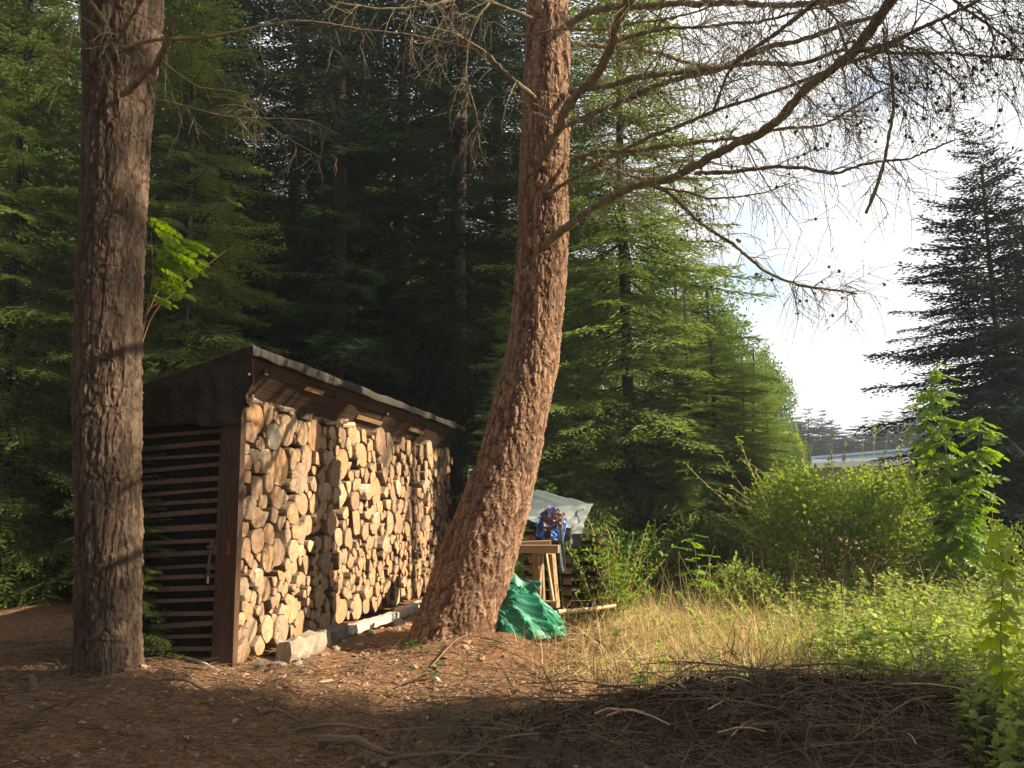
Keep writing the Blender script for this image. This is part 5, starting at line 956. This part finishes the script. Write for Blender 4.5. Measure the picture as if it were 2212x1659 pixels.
# larger sticks one can pick out
ST = [((690, 1622), (760, 1628), (850, 1645), 'thick bark-covered branch piece in the middle foreground', .032), ((560, 1545), (600, 1560), (650, 1570), 'dark broken branch before the corner post', .02), ((860, 1478), (930, 1468), (1010, 1462), 'bent pale branch before the leaning larch', .012), ((800, 1650), (950, 1640), (1150, 1652), 'long pale branch along the bottom edge', .016),
      ((1215, 1440), (1290, 1420), (1350, 1400), 'forked stick on the bare soil right of the leaning larch', .012), ((1240, 1370), (1290, 1400), (1350, 1425), 'grey stick pointing at the green tarpaulin', .013), ((1170, 1500), (1230, 1525), (1330, 1530), 'dark arched stick leading to the brush heap', .010), ((880, 1560), (960, 1540), (1080, 1528), 'long thin branch lying in the dim sunlight', .009),
      ((350, 1505), (400, 1512), (480, 1530), 'dim branch right of the left larch foot', .012), ((80, 1560), (190, 1548), (300, 1552), 'faint twig left of the left larch foot', .010), ((930, 1448), (1000, 1412), (1090, 1420), 'looped bare root at the foot of the leaning larch', .009), ((1500, 1470), (1450, 1440), (1400, 1400), 'straw-coloured stick in the sunny grass', .012), ((1290, 1360), (1420, 1340), (1500, 1318), 'thin branch lying along the dry grass edge', .010), ((640, 1590), (720, 1600), (820, 1590), 'stub of branch among needles in the foreground', .014), ((1080, 1590), (1180, 1560), (1300, 1545), 'branch leaning on the left end of the brush heap', .013)]
for i, (a_, b_, c_, lab, r_0) in enumerate(ST):
    P = [G(gnd(*q)) + np.array([0, 0, .02 + r_0 + (.05 if k == 1 else 0)]) for k, q in enumerate((a_, b_, c_))]; t = empty('fallen_branch', tuple(P[0]), 0, label=lab, cat='branch'); larch_branch(t, P, r_0, r_0 * .5, 5, .25, 0, sub=1, droop=.5, name='wood', spurs=False, n=10).data.materials[0] = mat['stick']
for i, (px, py, s, m, lab, cat) in enumerate([(848, 1434, .09, 'end_white', 'white split wood chip on the sunny needles', 'wood chip'), (668, 1462, .07, 'end_white', 'pale splinter on the path before the woodpile', 'wood chip'), (945, 1470, .08, 'white_wood', 'bleached wood scrap below the leaning larch', 'wood chip'), (757, 1601, .05, 'redtwig', 'orange-brown curled leaf in the centre foreground', 'leaf'), (338, 1538, .05, 'redtwig', 'orange-brown leaf in the shade near the left larch', 'leaf'), (750, 1400, .05, 'end_white', 'small pale chip beside the white beam', 'wood chip'), (390, 1606, .045, 'ivy', 'single green leaf in the shaded foreground', 'leaf')]):
    p = G(gnd(px, py)); V = (chip_v if 'chip' in cat else np.array(leaf_v) * [1, 1, 2.5]) * s; o = obj('wood_chip' if 'chip' in cat else 'leaf', mesh('x', V, chip_f if 'chip' in cat else leaf_f, [mat[m]]), None, tuple(p + [0, 0, .02]), (.2, -.2, i * 1.1)); o.data.name = o.name; tag(o, lab, cat)
# little ivy plants before the trunk
r_ = np.random.default_rng(9); A = Acc()
for px, py, n_ in ((905, 1425, 26), (940, 1465, 30), (1030, 1440, 14), (880, 1410, 12), (1085, 1425, 10), (790, 1455, 8)):
    p = G(gnd(px, py)) + r_.normal(size=(n_, 3)) * np.array((.07, .06, 0)) + np.array((0, 0, 1.)) * r_.uniform(.02, .14, (n_, 1)); d = r_.normal(size=(n_, 3)); d[:, 2] *= .3; X, Yv, Z = frames(d, r_.uniform(-.5, .5, n_)); V, Fq = inst(leaf_v, leaf_f, X, Yv, Z, p, np.stack([r_.uniform(.03, .055, n_)] * 3, 1) * [1, 1.3, 1]); A.add(V, Fq)
tag(obj('ivy', A.me('ivy', [mat['ivy']])), 'dark ivy leaves creeping before the leaning larch', 'ivy', kind='stuff')
# ------------------------------------------------------------------ dry grass and weeds of the clearing
def meadow(x, y): return 1 / (1 + np.exp(-(x - (.75 + .25 * (8.5 - np.minimum(y, 8.5)) + .35 * np.sin(y * 2.1))) * 3)) * (y > 6.3 + .25 * np.sin(x * 3))
x, y = scatter(44000, (0, 9.5), (6.2, 17), lambda x, y: meadow(x, y) * np.clip(1.15 - (y - 6.5) * .07, .35, 1)); n_ = len(x); lean = rng.normal(0, .55, (n_, 2)); hgt = rng.gamma(3.2, .065, n_) + .05
nb = 4; tt = np.linspace(0, 1, nb); base = np.stack([x, y, gh(x, y)], 1); c = base[:, None, :] + np.stack([lean[:, 0:1] * tt ** 1.8 * hgt[:, None], lean[:, 1:2] * tt ** 1.8 * hgt[:, None], tt[None] * hgt[:, None] * (1 - .25 * tt[None] * np.abs(lean[:, :1]))], -1)
a = rng.uniform(0, 6.28, n_); sd = np.stack([np.cos(a), np.sin(a), 0 * a], 1)[:, None, :] * (np.array([1, .9, .6, .1])[None, :, None] * rng.uniform(.0012, .0035, n_)[:, None, None]); V = np.stack([c - sd, c + sd], 2).reshape(-1, 3)
i = np.arange(n_)[:, None] * nb * 2; j = np.arange(nb - 1)[None] * 2; Fq = np.stack(np.broadcast_arrays(i + j, i + j + 1, i + j + 3, i + j + 2), -1).reshape(-1, 4); gm = np.repeat((rng.random(n_) < .36 + .1 * np.clip(x - 3, 0, 3)).astype(int), nb - 1)
tag(obj('grass', mesh('grass', V, Fq, [mat['straw'], mat['grass']], gm)), 'dry straw-coloured grass mixed with green blades across the clearing', 'grass', kind='stuff')
# pale straw lying flat among it
x2, y2 = scatter(26000, (.3, 6), (6.6, 13), lambda x, y: meadow(x, y) * np.clip(1.3 - .2 * x, .12, 1)); n2_ = len(x2); a2 = rng.normal(.3, .9, n2_); X, Yv, Z = frames(np.stack([np.cos(a2), np.sin(a2), rng.normal(.1, .28, n2_)], 1), rng.uniform(-.6, .6, n2_))
V, Fq = inst(ndl_v, np.array([[0, 1, 2, 3]]), X, Yv, Z, np.stack([x2, y2, gh(x2, y2) + rng.uniform(.005, .07, n2_)], 1), np.stack([rng.uniform(.08, .32, n2_), rng.uniform(.002, .0055, n2_), np.ones(n2_)], 1)); tag(obj('straw', mesh('straw', V, Fq, [mat['straw']])), 'bleached straw lying flat at the sunny edge of the bare soil', 'straw', kind='stuff')
# leafy weeds: stems with leaf pairs
x, y = scatter(5200, (.9, 9.5), (6.4, 14.5), lambda x, y: np.clip(meadow(x, y) * (.07 + .93 * np.clip((x - 2.2) / 2.2, 0, 1) ** 1.3), 0, 1)); n_ = len(x); hgt = rng.uniform(.12, .45, n_) * (1 + .9 * np.clip((x - 2.4) / 2, 0, 1))
P, Rr = grow(np.stack([x, y, gh(x, y)], 1), np.stack([rng.normal(0, .25, n_), rng.normal(0, .25, n_), np.ones(n_)], 1), hgt, 6, rng.uniform(0, .3, n_), .08, np.full(n_, .003), .0012); A = Acc(); V, Fq = tubes(P, Rr, 3); A.add(V, Fq, 1)
c = n_ * 19; p, d, _, t = pick(P, Rr, c, .15, 1.); h_ = rng.normal(size=(c, 3)); h_[:, 2] = rng.normal(.1, .3, c); X, Yv, Z = frames(h_, rng.normal(0, .45, c)); V, Fq = inst(lite_v, lite_f, X, Yv, Z, p, rng.gamma(6, .0098, c) * (1.1 - .4 * t) + .008); A.add(V, Fq, 0)
ny_ = 260; p, d, _, t = pick(P, Rr, ny_, .4, 1.); X, Yv, Z = frames(rng.normal(size=(ny_, 3)) * [1, 1, .3]); V, Fq = inst(leaf_v, leaf_f, X, Yv, Z, p, rng.uniform(.03, .06, ny_)); A.add(V, Fq, 2)
tag(obj('weeds', A.me('weeds', [mat['weed'], mat['stem'], mat['yellow']])), 'mass of leafy green weeds and bramble shoots on the right of the clearing', 'weeds', kind='stuff')
# taller weeds near the right end of the brush heap
n_ = 620; x = rng.uniform(2.55, 5.2, n_); y = rng.uniform(4.7, 8.4, n_); k_ = x > 2.5 + .12 * rng.normal(size=n_) + np.clip(6.8 - y, 0, 1) * .25; x, y = x[k_], y[k_]; n_ = len(x)
P, Rr = grow(np.stack([x, y, gh(x, y)], 1), np.stack([rng.normal(0, .22, n_), rng.normal(0, .22, n_), np.ones(n_)], 1), rng.uniform(.3, .78, n_) * (.75 + .12 * np.clip(x - 2.6, 0, 2)), 7, rng.uniform(0, .4, n_), .07, np.full(n_, .0035), .0014); A = Acc(); V, Fq = tubes(P, Rr, 3); A.add(V, Fq, 1)
c = n_ * 34; p, d, _, t = pick(P, Rr, c, .1, 1.); h_ = rng.normal(size=(c, 3)); h_[:, 2] = rng.normal(.1, .3, c); X, Yv, Z = frames(h_, rng.normal(0, .45, c)); V, Fq = inst(leaf_v, leaf_f, X, Yv, Z, p, rng.gamma(6, .0095, c) * (1.1 - .4 * t) + .008); A.add(V, Fq, 0)
tag(obj('tall_weeds', A.me('tall_weeds', [mat['weed'], mat['stem']])), 'knee-high leafy weeds in the lower right corner beside the brush heap', 'weeds', kind='stuff')
# tall dry stalks
n_ = 150; x = rng.uniform(1.2, 6.5, n_); y = rng.uniform(7.5, 12.5, n_); P, Rr = grow(np.stack([x, y, gh(x, y)], 1), np.stack([rng.normal(0, .35, n_), rng.normal(0, .3, n_), np.ones(n_)], 1), rng.uniform(.4, 1.0, n_), 7, rng.uniform(0, .7, n_), .05, np.full(n_, .0035), .0018); V, Fq = tubes(P, Rr, 3); tag(obj('dry_stalks', mesh('dry_stalks', V, Fq, [mat['straw']])), 'tall dead stalks standing in the sunny grass', 'stalks', kind='stuff')

# ------------------------------------------------------------------ the hazy summer air
A = Acc(); A.box((-330, -60, -4.5), (520, 420, 34)); w = M_('haze_air'); pv = w.n('ShaderNodeVolumePrincipled'); pv.inputs['Density'].default_value = .0016; pv.inputs['Color'].default_value = (.78, .88, 1, 1); pv.inputs['Anisotropy'].default_value = .35
w.l(pv.outputs[0], w.out.inputs['Volume']); tag(obj('haze', A.me('haze', [w.m])), kind='stuff')
